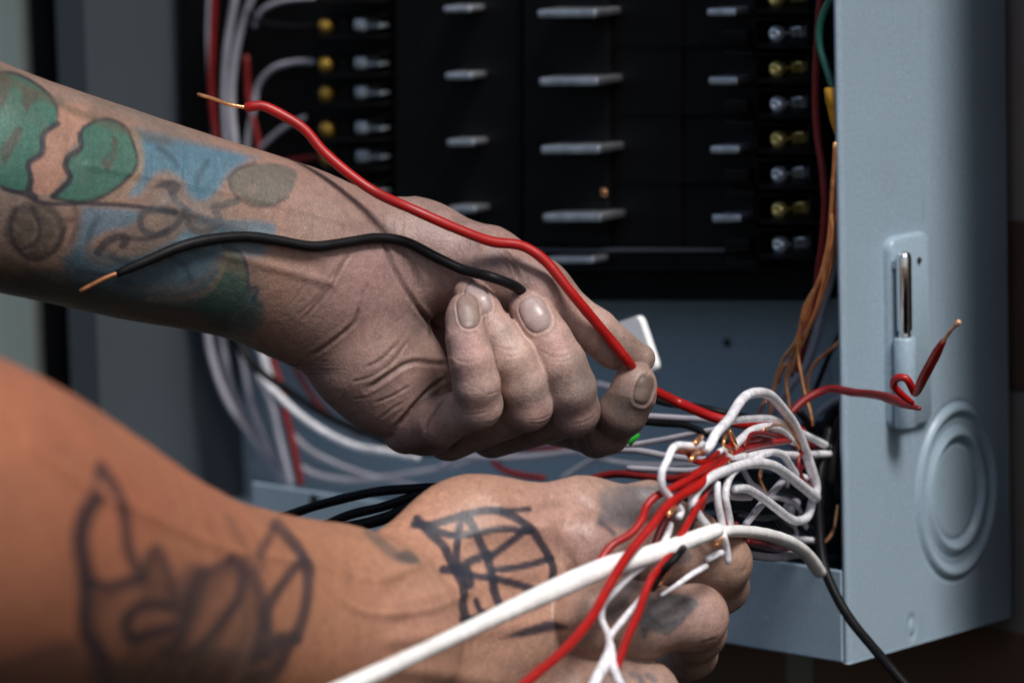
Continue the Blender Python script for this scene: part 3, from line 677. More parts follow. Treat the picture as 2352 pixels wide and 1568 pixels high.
    # lower leaf
    p.patch(W1([(1270, 1110), (1350, 1120), (1400, 1210), (1420, 1330), (1390, 1450), (1250, 1500), (1100, 1470), (1190, 1400), (1250, 1320)]), (.05, .13, .11), .65, 6)
    p.stroke(W1([(1270, 1120), (1370, 1160), (1410, 1260), (1420, 1350), (1470, 1355), (1440, 1430)]), 6, (.03, .06, .1), .7, 4)
    p.stroke(W1([(1290, 1160), (1260, 1270), (1180, 1370), (1040, 1420), (850, 1420)]), 10, (.3, .24, .17), .5, 6)
    # darker tone along the folds of skin
    for pts, dep, w in UC:
        a = crease(u, v, face, disp, pts, dep*(.85 if pts[0][0] > 900 else .55), w*.75); p.mix(np.clip(a, 0, 1)*min(.55, dep*.75), (.10, .065, .05))
    for n_ in NAILS:
        ca, sa = math.cos(R(n_[2])), math.sin(R(n_[2])); a = ((u-n_[0])*ca+(v-n_[1])*sa)/n_[3]; b_ = (-(u-n_[0])*sa+(v-n_[1])*ca)/n_[4]
        p.mix(.6*np.exp(-(((np.abs(a)**2.7+np.abs(b_)**2.7)**(1/2.7)-1.04)/.07)**2), (.10, .065, .05))
    g_ = np.clip(vnoise(P, .22, 31)+.6*vnoise(P, .6, 32)-.25, 0, 1); p.mix(g_*.45*(.35+.65*sstep(u, 850, 1060)), (.13, .105, .09))
    for a, b_, r_ in ((1105, 940, 34), (1235, 945, 34), (1335, 950, 34), (1085, 800, 30), (1165, 800, 26), (1285, 800, 30)): p.blob(a, b_, r_, (.50, .25, .20), .35)
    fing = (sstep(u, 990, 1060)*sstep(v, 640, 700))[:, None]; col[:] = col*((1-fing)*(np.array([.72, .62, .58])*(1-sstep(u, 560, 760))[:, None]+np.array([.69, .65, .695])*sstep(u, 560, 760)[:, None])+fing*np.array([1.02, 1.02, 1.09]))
    for n_ in NAILS: nail_fold(u, v, face, disp, *n_[:5])
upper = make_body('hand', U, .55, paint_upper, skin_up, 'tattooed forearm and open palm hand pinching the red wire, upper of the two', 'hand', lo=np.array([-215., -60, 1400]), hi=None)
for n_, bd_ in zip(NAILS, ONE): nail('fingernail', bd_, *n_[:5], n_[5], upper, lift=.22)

# ------------------------------------------------ lower hand (back of the hand to the camera, gripping the bundle)
Lh = Body()
Lh.grp(1.0, [
    *chain([(-420, 1190, -410, 470), (-118, 1272, -350, 428), (148, 1345, -290, 352), (495, 1445, -195, 282), (830, 1466, -130, 240)], .85, 8, 5),
    C((850, 1412, -122, 165), (1080, 1262, -92, 134), .6, 9), C((1080, 1250, -92, 136), (1330, 1262, -72, 112), .7, 14),
    C((850, 1462, -122, 190), (1350, 1425, -76, 112), .6, 9), C((850, 1500, -120, 200), (1300, 1600, -76, 115), .6, 14), C((850, 1560, -120, 190), (1220, 1740, -70, 110), .6, 14),
    C((930, 1350, -106, 128), (1110, 1232, -84, 118), .7, 9), C((1110, 1232, -84, 118), (1340, 1180, -68, 76), .9, 9), C((1340, 1180, -68, 76), (1490, 1158, -58, 50), 1, 8), C((1490, 1158, -58, 50), (1610, 1215, -48, 40), 1, 5),
])
Lh.grp(1.6, chain([(1330, 1255, -78, 92), (1480, 1275, -58, 74), (1650, 1292, -38, 68), (1655, 1345, -24, 58), (1600, 1410, -8, 50), (1530, 1420, 2, 45)], 1, 5))
Lh.grp(1.6, chain([(1345, 1420, -88, 98), (1470, 1425, -76, 84), (1595, 1418, -62, 72), (1600, 1450, -46, 62), (1590, 1500, -28, 52), (1540, 1540, -12, 46)], 1, 5))
Lh.grp(1.6, chain([(1300, 1600, -90, 100), (1390, 1605, -84, 92), (1475, 1600, -74, 80), (1470, 1660, -50, 60)], 1, 5))
Lh.grp(1.6, chain([(1200, 1750, -80, 95), (1380, 1760, -70, 80)], 1, 5))
SL = (.47, .245, .135)
def paint_lower(u, v, P, N, face, col, disp):
    col[:] = SL; base = Paint(u, v, col, np.ones(len(u)))
    base.mix(sstep(u, 700, 1250), (.44, .265, .185)); base.mix(sstep(u, 1250, 1500)*.8, (.34, .235, .185))
    x = vnoise(P, .05, 4); base.mix(np.clip(x*.2+.1, 0, .35), (.52, .22, .12)); x = vnoise(P, .16, 5); base.mix(np.clip(x*.15, 0, .3), (.33, .2, .13))
    p = Paint(u, v, col, face)
    for (a, b_, r_, c_, al) in ((1280, 1180, 90, (.50, .30, .25), .4), (950, 1430, 110, (.5, .27, .2), .4), (330, 1170, 60, (.52, .22, .13), .4), (1620, 1420, 60, (.46, .30, .26), .5), (1690, 1330, 60, (.25, .17, .11), .6), (1380, 1250, 60, (.4, .26, .24), .4)):
        p.blob(a, b_, r_, c_, al)
    disp += vnoise(P, .045, 11)*.5*np.ones(len(u))+vnoise(P, .11, 12)*.18
    for st, w, h_ in (([(880, 1330), (1080, 1230), (1300, 1215)], 20, .8), ([(900, 1400), (1120, 1330), (1330, 1300)], 22, .9), ([(900, 1470), (1150, 1440), (1330, 1420)], 22, .9), ([(900, 1530), (1100, 1560), (1280, 1590)], 22, .8),
                      ([(380, 1200), (520, 1260), (700, 1290), (860, 1330), (960, 1300)], 10, .6), ([(700, 1290), (820, 1400), (980, 1400), (1080, 1360)], 9, .6), ([(60, 1020), (200, 1120), (360, 1190)], 12, .7), ([(1150, 1160), (1230, 1210), (1290, 1190)], 9, .5)):
        d_ = seg_dist(u, v, smoothpts(st)); disp += h_*np.exp(-(d_/w)**2)*face
    G = (.12, .09, .075); G2 = (.05, .045, .055)
    # script tattoo on the forearm
    p.patch(Z4([(430, 1060), (560, 1090), (700, 1040), (760, 920), (800, 880), (850, 950), (890, 1050), (950, 970), (1000, 950), (1040, 990), (1180, 930), (1240, 960), (1290, 1000), (1340, 1150), (1400, 1300), (1500, 1320), (1420, 1500), (1300, 1568), (900, 1600), (500, 1600), (430, 1300)]), (.115, .08, .06), .72, 14)
    for hole in ([(745, 1075), (650, 1110), (560, 1180), (525, 1260), (550, 1360), (590, 1440), (650, 1440), (640, 1330), (630, 1230), (700, 1150)], [(710, 1215), (870, 1215), (885, 1270), (800, 1290), (715, 1310)],
                 [(1150, 1030), (1205, 1060), (1170, 1160), (1060, 1340), (950, 1430), (1010, 1290), (1090, 1130)], [(1215, 1170), (1240, 1250), (1200, 1380), (1140, 1440), (1130, 1380)]):
        p.patch(Z4(hole), (.42, .22, .125), .62, 8)
    for st, w, c_, al in (([(480, 640), (430, 720), (410, 850), (430, 960), (450, 1060)], 40, G2, .8), ([(450, 1060), (440, 1200), (450, 1320), (520, 1430), (560, 1560)], 32, G2, .75), ([(510, 470), (480, 560), (470, 640)], 18, G, .6),
                      ([(510, 470), (590, 590), (640, 740), (660, 880), (710, 1000)], 24, G2, .7), ([(450, 1040), (560, 1080), (660, 1050), (740, 1040)], 22, G2, .75), ([(740, 1020), (770, 920), (800, 880), (850, 950), (890, 1080), (910, 1200)], 18, G2, .6),
                      ([(880, 1180), (760, 1175), (680, 1220), (650, 1290), (690, 1350), (780, 1320), (880, 1290)], 20, G2, .8), ([(1040, 990), (980, 1090), (960, 1200), (930, 1330), (860, 1430)], 22, G2, .7),
                      ([(1180, 940), (1080, 1000), (1020, 1110), (980, 1230)], 18, G2, .6), ([(1180, 930), (1240, 1000), (1230, 1120), (1150, 1240), (1020, 1380), (940, 1440)], 20, G2, .7), ([(1240, 950), (1290, 1000), (1340, 1150), (1340, 1300), (1290, 1440)], 24, G2, .65),
                      ([(1325, 905), (1370, 830), (1410, 755)], 18, G2, .6), ([(1410, 745), (1480, 830), (1545, 920), (1570, 1040), (1550, 1200), (1500, 1340)], 24, G2, .75), ([(1540, 940), (1440, 1060), (1370, 1180), (1360, 1290)], 22, G2, .75),
                      ([(1500, 1340), (1420, 1350), (1350, 1420)], 30, G2, .7), ([(1170, 720), (1250, 860), (1320, 1000)], 14, G, .4), ([(1320, 900), (1340, 980)], 14, G, .4), ([(1460, 1380), (1400, 1500), (1300, 1560)], 26, G2, .6)):
        p.stroke(Z4(st), w*1.0, c_, min(.92, al*1.15), 8)
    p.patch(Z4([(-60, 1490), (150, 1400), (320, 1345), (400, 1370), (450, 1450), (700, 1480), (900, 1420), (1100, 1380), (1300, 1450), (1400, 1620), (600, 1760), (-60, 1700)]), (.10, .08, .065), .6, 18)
    # web tattoo on the back of the hand
    K = (.022, .026, .04)
    for st, w in (([(770, 490), (870, 497), (1000, 465), (1120, 430), (1280, 402), (1400, 432), (1520, 510), (1610, 610), (1680, 730), (1695, 840), (1680, 940), (1600, 1005), (1400, 1060), (1250, 1110), (1110, 1135)], 13), ([(1280, 400), (1400, 405), (1540, 395)], 8),
                  ([(785, 455), (870, 545), (950, 630), (1010, 720), (1050, 790), (1090, 900), (1110, 1050), (1150, 1190)], 14), ([(850, 500), (1000, 570), (1150, 565), (1350, 530), (1540, 545)], 11), ([(1100, 430), (1060, 560), (1055, 700), (1070, 800)], 12),
                  ([(1140, 470), (1200, 600), (1265, 730), (1290, 880), (1330, 1000), (1370, 1070)], 14), ([(1260, 730), (1380, 640), (1510, 535)], 12), ([(1290, 805), (1480, 780), (1690, 725)], 11), ([(1290, 860), (1480, 905), (1660, 960)], 12),
                  ([(1060, 800), (1150, 740), (1270, 700)], 14), ([(1060, 800), (1180, 845), (1290, 860)], 12), ([(975, 790), (1060, 800)], 15), ([(1190, 1000), (1220, 1070), (1300, 1100)], 9), ([(1120, 800), (1130, 900)], 18), ([(1100, 1130), (1180, 1180)], 10), ([(880, 520), (1010, 560), (1060, 590)], 8)):
        p.stroke(Z5(st), w*1.3, K, .93, 4)
    p.patch(Z5([(1340, 1265), (1480, 1200), (1600, 1160), (1680, 1140), (1810, 1185), (1680, 1215), (1500, 1250)]), K, .9, 5)
    p.stroke(Z5([(470, 530), (560, 620), (640, 690), (740, 740)]), 22, (.14, .12, .10), .7, 7); p.patch(Z5([(735, 640), (770, 680), (800, 765), (700, 750), (650, 700)]), (.08, .08, .075), .75, 5)
    # smudged grey tattoos on thumb and fingers
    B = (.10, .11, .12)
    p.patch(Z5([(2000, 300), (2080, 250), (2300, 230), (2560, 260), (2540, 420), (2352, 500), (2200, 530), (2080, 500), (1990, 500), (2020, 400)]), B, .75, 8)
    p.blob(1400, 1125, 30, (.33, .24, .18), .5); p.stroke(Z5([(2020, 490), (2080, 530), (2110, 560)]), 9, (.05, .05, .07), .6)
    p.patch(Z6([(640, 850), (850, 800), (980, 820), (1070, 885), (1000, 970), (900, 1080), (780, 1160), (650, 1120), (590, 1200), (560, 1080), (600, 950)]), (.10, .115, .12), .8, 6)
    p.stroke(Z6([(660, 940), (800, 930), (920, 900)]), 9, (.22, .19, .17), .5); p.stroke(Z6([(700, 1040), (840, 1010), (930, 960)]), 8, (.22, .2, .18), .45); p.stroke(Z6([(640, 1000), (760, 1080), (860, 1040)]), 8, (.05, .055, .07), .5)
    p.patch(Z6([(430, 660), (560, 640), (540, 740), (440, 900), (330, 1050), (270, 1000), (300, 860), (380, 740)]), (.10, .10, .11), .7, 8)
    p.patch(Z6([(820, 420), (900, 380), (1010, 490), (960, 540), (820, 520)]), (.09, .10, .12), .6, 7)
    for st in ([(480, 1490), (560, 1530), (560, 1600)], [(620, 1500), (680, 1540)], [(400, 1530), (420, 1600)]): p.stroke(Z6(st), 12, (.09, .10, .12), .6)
    for pts, dep, w in ((Z5([(1560, 400), (1680, 370), (1740, 360), (1840, 380)]), .5, 9), (Z5([(1880, 420), (1940, 400), (1900, 360), (1820, 310)]), .5, 10), (Z5([(1700, 500), (1740, 640), (1740, 760)]), .3, 9), (Z5([(1900, 470), (1960, 440), (2010, 420)]), .4, 7),
                    (Z5([(780, 1230), (830, 1330), (850, 1400)]), .3, 12), (Z5([(330, 700), (350, 850), (330, 950)]), .3, 12), (Z6([(1050, 1250), (1150, 1215), (1240, 1180)]), .4, 4), (Z6([(1000, 1290), (1120, 1260), (1230, 1220)]), .3, 4),
                    (Z5([(1840, 560), (1900, 600), (1960, 700)]), .25, 8), (Z5([(1760, 640), (1840, 760), (1880, 860)]), .3, 8), (Z6([(1390, 640), (1440, 600), (1480, 560)]), .3, 4), (Z6([(1300, 980), (1240, 1060)]), .2, 4)):
        a = crease(u, v, face, disp, pts, dep, w); p.mix(a*.25, (.2, .11, .08))
    t_ = sstep(u, 350, 1150)[:, None]; col[:] = col*((1-t_)*np.array([.74, .56, .56])+t_*np.array([.86, .86, .92]))
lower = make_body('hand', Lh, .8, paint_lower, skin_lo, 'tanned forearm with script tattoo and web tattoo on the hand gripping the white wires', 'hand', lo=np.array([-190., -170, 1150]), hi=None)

# ---------------------------------------------------------------- wires
WIRES = {}
def W_(pts, r_px, m, label, group=None, d=None, Y=None, off=0, name='electrical_wire', cat='wire', wob=.02, tips=None, flat=1.0, rmm=None, hull=None):
    """pts px (u,v[,d]); Y places it on a plane inside the box; tips: list of (pts, r, mat, name)"""
    def world(pp):
        out = []
        for i, q in enumerate(pp):
            if len(q) == 3: out.append(v2w(V(*q))[0])
            elif Y is not None: out.append(QY(q[0], q[1], Y))
            else: out.append(v2w(V(q[0], q[1], d(q[0], q[1])+off))[0])
        return np.array(out)
    C_ = catmull(world(pts), 1.6); z = view_of(C_)[:, 2]
    rr = np.interp(np.linspace(0, 1, len(C_)), np.linspace(0, 1, len(r_px)), r_px) if hasattr(r_px, '__len__') else np.full(len(C_), float(r_px))
    vs, fs = sweep(C_, rr*z/FP, wob=wob, flat=flat)
    group = group or {'white': 'white insulated wires', 'lav': 'dull white wires', 'red': 'bright red wires', 'dkred': 'dark red wires', 'black': 'black wires and cables', 'copper': 'bare copper wires', 'jacket': 'thick white cables'}.get(m)
    o = link(name, vs, fs, MT[m], None, True, label=label, cat=cat, group=group)
    for tp in (tips or []):
        tpts, tr, tm, tn = tp; C2 = catmull(world(tpts), 1.2); z2 = view_of(C2)[:, 2]; v2, f2 = sweep(C2, tr*z2/FP)
        link(tn, v2, f2, MT[tm], o, True)
    return o
def dt(u, v=0): return float(np.interp(u, [800, 1200, 1480, 1650, 1750, 1830, 1920, 2100], [-230, -135, -96, -62, -10, 50, 96, 60]))
# the red and black wires held by the upper hand
def onskin(u, v, r_px, dflt):
    f = U.front(u, v, -110, 60); return (f-r_px*.142) if f is not None else dflt
P_red = [(566, 247), (600, 243), (640, 260), (700, 298), (740, 345), (790, 390), (860, 440), (950, 482), (1060, 530), (1130, 555), (1200, 565), (1250, 597), (1310, 670), (1370, 742), (1410, 790), (1445, 834)]
def redd(u, v): return float(np.interp(u, [560, 700, 860, 950, 1060, 1200, 1310, 1400, 1450], [-18, -18, -20, -24, -22, -16, -14, -5, 0]))
P3 = [(u, v, min(redd(u, v), onskin(u, v, 12, 99) if 880 < u < 1440 else 99)) for u, v in P_red]+[(1462, 862, 8), (1480, 882, 12), (1503, 897, 14), (1560, 925, 20), (1640, 958, 10), (1700, 972, 10), (1770, 977, 40), (1840, 990, 80)]
W_(P3, 12, 'red', 'bright red wire with bare copper end, pinched between thumb and index finger', tips=[([(455, 217, -14), (490, 227, -16), (530, 241, -18), (570, 248, -18)], 4.6, 'copper', 'copper_tip')])
P_blk = [(270, 628), (340, 598), (420, 565), (500, 548), (570, 544), (640, 553), (720, 566), (800, 556), (870, 547), (930, 555), (1000, 590), (1060, 618), (1130, 637), (1180, 655), (1205, 668)]
prev = None; PB = []
for u, v in P_blk:
    f = onskin(u, v, 14, None); f = -20 if f is None else f
    PB.append((u, v, min(f-1.0, -12 if u > 1000 else f)))
PB[-1] = (1196, 667, -12); PB[-2] = (1180, 656, -16); PB[-3] = (PB[-3][0], PB[-3][1], -20); PB += [(1206, 684, -9), (1216, 712, -4)]
dl = PB[0][2]
W_(PB, [10, 13, 13, 12.5, 12, 12, 12, 12, 12], 'black', 'black wire with brown copper end lying across the tattooed forearm and palm', tips=[([(185, 668, dl-1), (215, 652, dl-1), (245, 637, dl-1), (274, 626, dl)], 5.5, 'brown', 'copper_tip')])

gb = 'wires hanging along the left inside of the box'
bgw = [
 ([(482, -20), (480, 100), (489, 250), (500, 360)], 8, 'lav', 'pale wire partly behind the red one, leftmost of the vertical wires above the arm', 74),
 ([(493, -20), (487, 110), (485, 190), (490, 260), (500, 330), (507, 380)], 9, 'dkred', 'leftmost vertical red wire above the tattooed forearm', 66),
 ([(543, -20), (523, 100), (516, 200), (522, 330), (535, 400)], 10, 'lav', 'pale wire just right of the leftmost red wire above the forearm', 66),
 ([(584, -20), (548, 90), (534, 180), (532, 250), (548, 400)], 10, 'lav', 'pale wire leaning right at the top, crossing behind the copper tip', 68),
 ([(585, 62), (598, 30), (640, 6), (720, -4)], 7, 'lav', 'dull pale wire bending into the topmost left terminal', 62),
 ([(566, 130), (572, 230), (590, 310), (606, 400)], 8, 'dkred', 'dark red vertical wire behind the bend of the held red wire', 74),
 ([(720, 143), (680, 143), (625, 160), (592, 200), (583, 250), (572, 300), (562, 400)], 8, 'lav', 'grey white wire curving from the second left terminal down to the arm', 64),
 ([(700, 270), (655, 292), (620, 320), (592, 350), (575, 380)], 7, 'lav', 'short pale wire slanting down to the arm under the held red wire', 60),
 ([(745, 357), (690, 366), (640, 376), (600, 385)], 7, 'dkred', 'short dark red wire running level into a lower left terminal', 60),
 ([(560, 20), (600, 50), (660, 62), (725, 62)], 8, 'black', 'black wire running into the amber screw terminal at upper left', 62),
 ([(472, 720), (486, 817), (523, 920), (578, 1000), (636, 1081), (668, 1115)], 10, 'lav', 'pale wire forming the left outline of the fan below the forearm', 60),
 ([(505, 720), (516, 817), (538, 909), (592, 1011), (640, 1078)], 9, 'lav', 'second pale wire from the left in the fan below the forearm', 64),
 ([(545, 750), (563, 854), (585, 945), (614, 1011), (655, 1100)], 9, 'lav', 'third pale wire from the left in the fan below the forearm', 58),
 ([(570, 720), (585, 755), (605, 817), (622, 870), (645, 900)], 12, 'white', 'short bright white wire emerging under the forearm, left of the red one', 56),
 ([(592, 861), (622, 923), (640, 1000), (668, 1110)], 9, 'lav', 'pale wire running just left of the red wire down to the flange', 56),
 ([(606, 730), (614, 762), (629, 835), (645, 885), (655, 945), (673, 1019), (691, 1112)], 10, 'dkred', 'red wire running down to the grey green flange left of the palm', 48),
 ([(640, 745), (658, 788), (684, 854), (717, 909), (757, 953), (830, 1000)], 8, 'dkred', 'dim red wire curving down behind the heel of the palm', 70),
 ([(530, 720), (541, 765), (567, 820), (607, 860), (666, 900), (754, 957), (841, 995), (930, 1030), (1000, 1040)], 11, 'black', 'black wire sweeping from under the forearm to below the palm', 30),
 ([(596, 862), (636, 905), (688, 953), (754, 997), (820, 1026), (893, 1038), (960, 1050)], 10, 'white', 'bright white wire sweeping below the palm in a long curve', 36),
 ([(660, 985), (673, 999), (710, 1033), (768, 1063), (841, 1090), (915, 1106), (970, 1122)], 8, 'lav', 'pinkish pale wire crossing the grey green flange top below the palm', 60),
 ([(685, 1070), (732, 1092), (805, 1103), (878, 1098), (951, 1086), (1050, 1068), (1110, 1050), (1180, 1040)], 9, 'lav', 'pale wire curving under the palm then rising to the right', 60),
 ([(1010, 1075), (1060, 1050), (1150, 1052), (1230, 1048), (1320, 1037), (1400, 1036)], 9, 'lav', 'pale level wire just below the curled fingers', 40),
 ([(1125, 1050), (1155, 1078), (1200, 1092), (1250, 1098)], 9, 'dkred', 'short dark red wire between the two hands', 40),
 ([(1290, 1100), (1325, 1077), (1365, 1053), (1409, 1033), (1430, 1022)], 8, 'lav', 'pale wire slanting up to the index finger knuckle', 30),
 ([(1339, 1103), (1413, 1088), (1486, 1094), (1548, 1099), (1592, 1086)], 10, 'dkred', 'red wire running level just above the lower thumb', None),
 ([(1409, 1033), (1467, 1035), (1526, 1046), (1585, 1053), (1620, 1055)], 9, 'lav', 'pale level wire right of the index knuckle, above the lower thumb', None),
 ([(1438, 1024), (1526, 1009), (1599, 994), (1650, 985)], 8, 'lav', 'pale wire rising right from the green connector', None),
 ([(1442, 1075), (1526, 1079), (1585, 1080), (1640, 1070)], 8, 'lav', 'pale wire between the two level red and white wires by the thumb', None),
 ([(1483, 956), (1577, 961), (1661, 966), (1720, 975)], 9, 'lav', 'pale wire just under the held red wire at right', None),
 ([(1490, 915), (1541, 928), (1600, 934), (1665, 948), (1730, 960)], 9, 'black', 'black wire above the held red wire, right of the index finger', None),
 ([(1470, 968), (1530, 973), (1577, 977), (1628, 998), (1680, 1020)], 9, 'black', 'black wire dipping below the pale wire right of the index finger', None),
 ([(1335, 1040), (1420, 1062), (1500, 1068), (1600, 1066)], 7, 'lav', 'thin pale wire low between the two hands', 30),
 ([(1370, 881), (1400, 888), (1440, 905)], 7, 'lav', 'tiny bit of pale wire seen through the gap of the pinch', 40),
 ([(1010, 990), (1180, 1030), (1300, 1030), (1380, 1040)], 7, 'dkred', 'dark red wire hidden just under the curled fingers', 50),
]
for pts, r_, m_, lab, Yp in bgw:
    r_ = r_*.88
    if Yp is None: W_(pts, r_, m_, lab, gb if False else None, d=lambda u, v: float(np.interp(u, [1300, 1650, 1800], [70, 40, 60])))
    else: W_(pts, r_, m_, lab, Y=min(Yp, 53) if pts[-1][1] < 600 else Yp)
# black cables in front of the flange at the bottom
for pts, r_, lab in (([(610, 1200), (660, 1184), (720, 1163), (800, 1142), (870, 1128), (960, 1121), (1040, 1118)], 11, 'black wire lying across the flange above the lower wrist, topmost of three'),
                  ([(700, 1230), (745, 1207), (800, 1183), (880, 1163), (940, 1143), (1010, 1118)], 11, 'middle black wire across the flange above the lower wrist'),
                  ([(700, 1250), (760, 1220), (830, 1205), (900, 1184), (950, 1158), (1010, 1130)], 14, 'lowest and thickest black wire against the lower wrist')):
    W_(pts, r_, 'black', lab, d=lambda u, v: float(np.interp(u, [600, 1050], [50, 10])))

# wires at the right inside the box
W_([(1886, -20), (1878, 80), (1873, 200), (1876, 300), (1890, 400), (1894, 480), (1889, 560), (1880, 620), (1872, 700), (1850, 780), (1830, 850)], 9, 'dkred', 'long dark red wire running down beside the right terminals', Y=12)
W_([(1925, -25), (1898, 15), (1883, 60), (1883, 105), (1896, 150), (1914, 205)], 9, 'green', 'green wire bending down into the yellow connector', Y=4)
cg = Z3
def Q(pts): return T(1665, 344.5, .4029)(pts)
cw = [
 ([(635, -40), (635, 0), (625, 100), (615, 230), (605, 420), (585, 600), (560, 750), (520, 900), (480, 1000), (440, 1080)], 5.4, 'long bright copper wire coming straight down from the yellow connector', 1),
 ([(655, -40), (650, 60), (640, 200), (630, 420), (600, 620), (560, 700), (510, 810), (470, 960), (425, 1040), (415, 1150), (435, 1280), (460, 1400), (490, 1500), (500, 1570)], 5.2, 'copper wire that bows left then runs down to the tangle', 2),
 ([(620, 80), (605, 300), (612, 460), (600, 560), (540, 740), (500, 810), (450, 900), (430, 1000), (412, 1070), (395, 1110), (340, 1180), (310, 1250), (280, 1350), (250, 1520)], 5, 'leftmost copper wire, ending above the white loop', 0),
 ([(640, 300), (625, 500), (600, 680), (520, 930), (470, 1030), (420, 1090), (395, 1140), (370, 1210), (350, 1300), (360, 1400), (372, 1500)], 5, 'copper wire second from left where the strands fan out', 3),
 ([(700, 1045), (680, 1062), (600, 1140), (520, 1210), (480, 1280), (475, 1360), (480, 1440), (500, 1540)], 5, 'copper wire hooking in from the right edge of the box', 7),
 ([(690, 1400), (684, 1480), (665, 1570)], 5, 'short copper wire right against the box edge', 3),
 ([(350, 1215), (330, 1250), (300, 1330)], 4.5, 'tiny kinked copper wire beside the leftmost copper strand', 7),
 ([(235, 1430), (205, 1470), (195, 1540)], 5, 'small copper arc behind the top of the white loop', 10)]
for pts, r_, lab, Yp in cw: W_(Q(pts), r_*.84, 'copper', lab, Y=Yp, cat='copper wire', wob=.05)
W_(Q([(670, 520), (640, 600), (615, 700), (590, 800), (560, 900), (525, 1060), (470, 1220), (400, 1320), (320, 1420), (270, 1500)]), 8.5, 'lav', 'grey white wire behind the copper strands', Y=44)
W_(Q([(680, 980), (640, 1080), (590, 1180), (530, 1330), (500, 1400)]), 6, 'black', 'thin dark wire right of the copper fan', Y=50)
W_(Q([(690, 1395), (640, 1420), (590, 1450), (530, 1505)]), 8, 'lav', 'short grey wire under the red wire by the box edge', Y=40)
# yellow wire connector
c0 = QY(1919, 200, 4.5); c1 = QY(1927, 330, 4.5); ax = c1-c0; Ln = np.linalg.norm(ax)
b = MB(); b.cyl(c0, c1, 3, prof=[(0, 0), (0, 3.4), (.6, 4.0), (Ln*.3, 3.7), (Ln*.32, 3.4), (Ln*.6, 2.6), (Ln*.85, 1.2), (Ln, .7), (Ln, 0)], n=14)
b.build('wire_connector', MT['yellow'], smooth=True, label='yellow twist connector joining the green wire to copper', cat='connector')
gp = v2w(V(1449, 1003, 45))[0]; b = MB(); ga = v2w(V(1438, 1014, 45))[0]; gb2 = v2w(V(1464, 992, 45))[0]
b.cyl(ga, gb2, 2.2, 1.7, n=16); b.build('wire_connector', MT['bgreen'], smooth=True, label='small bright green connector below the index finger knuckle', cat='connector')
# white plate behind the thumb tip
def plate_px(cs, Yf, th):
    vs = []; n = 5; out = []
    for i in range(4):
        p = np.array(cs[i]); a = np.array(cs[i-1]); c = np.array(cs[(i+1) % 4]); ra = .16
        for k in range(n+1):
            t = k/n; q0 = p+(a-p)*ra; q1 = p+(c-p)*ra; out.append((1-t)**2*q0+2*t*(1-t)*p+t*t*q1)
    f = [QY(q[0], q[1], Yf) for q in out]; k = len(f)
    vs = f+[p+np.array([0, th, 0]) for p in f]
    fs = [tuple(range(k))[::-1], tuple(range(k, 2*k))]+[(i, (i+1) % k, (i+1) % k+k, i+k) for i in range(k)]
    return vs, fs
vs, fs = plate_px([(1396, 748), (1466, 724), (1508, 848), (1440, 880)], 2, 3)
link('plastic_tag', vs, fs, MT['label'], smooth=False, label='bright white plastic tag behind the tip of the thumb', cat='tag')

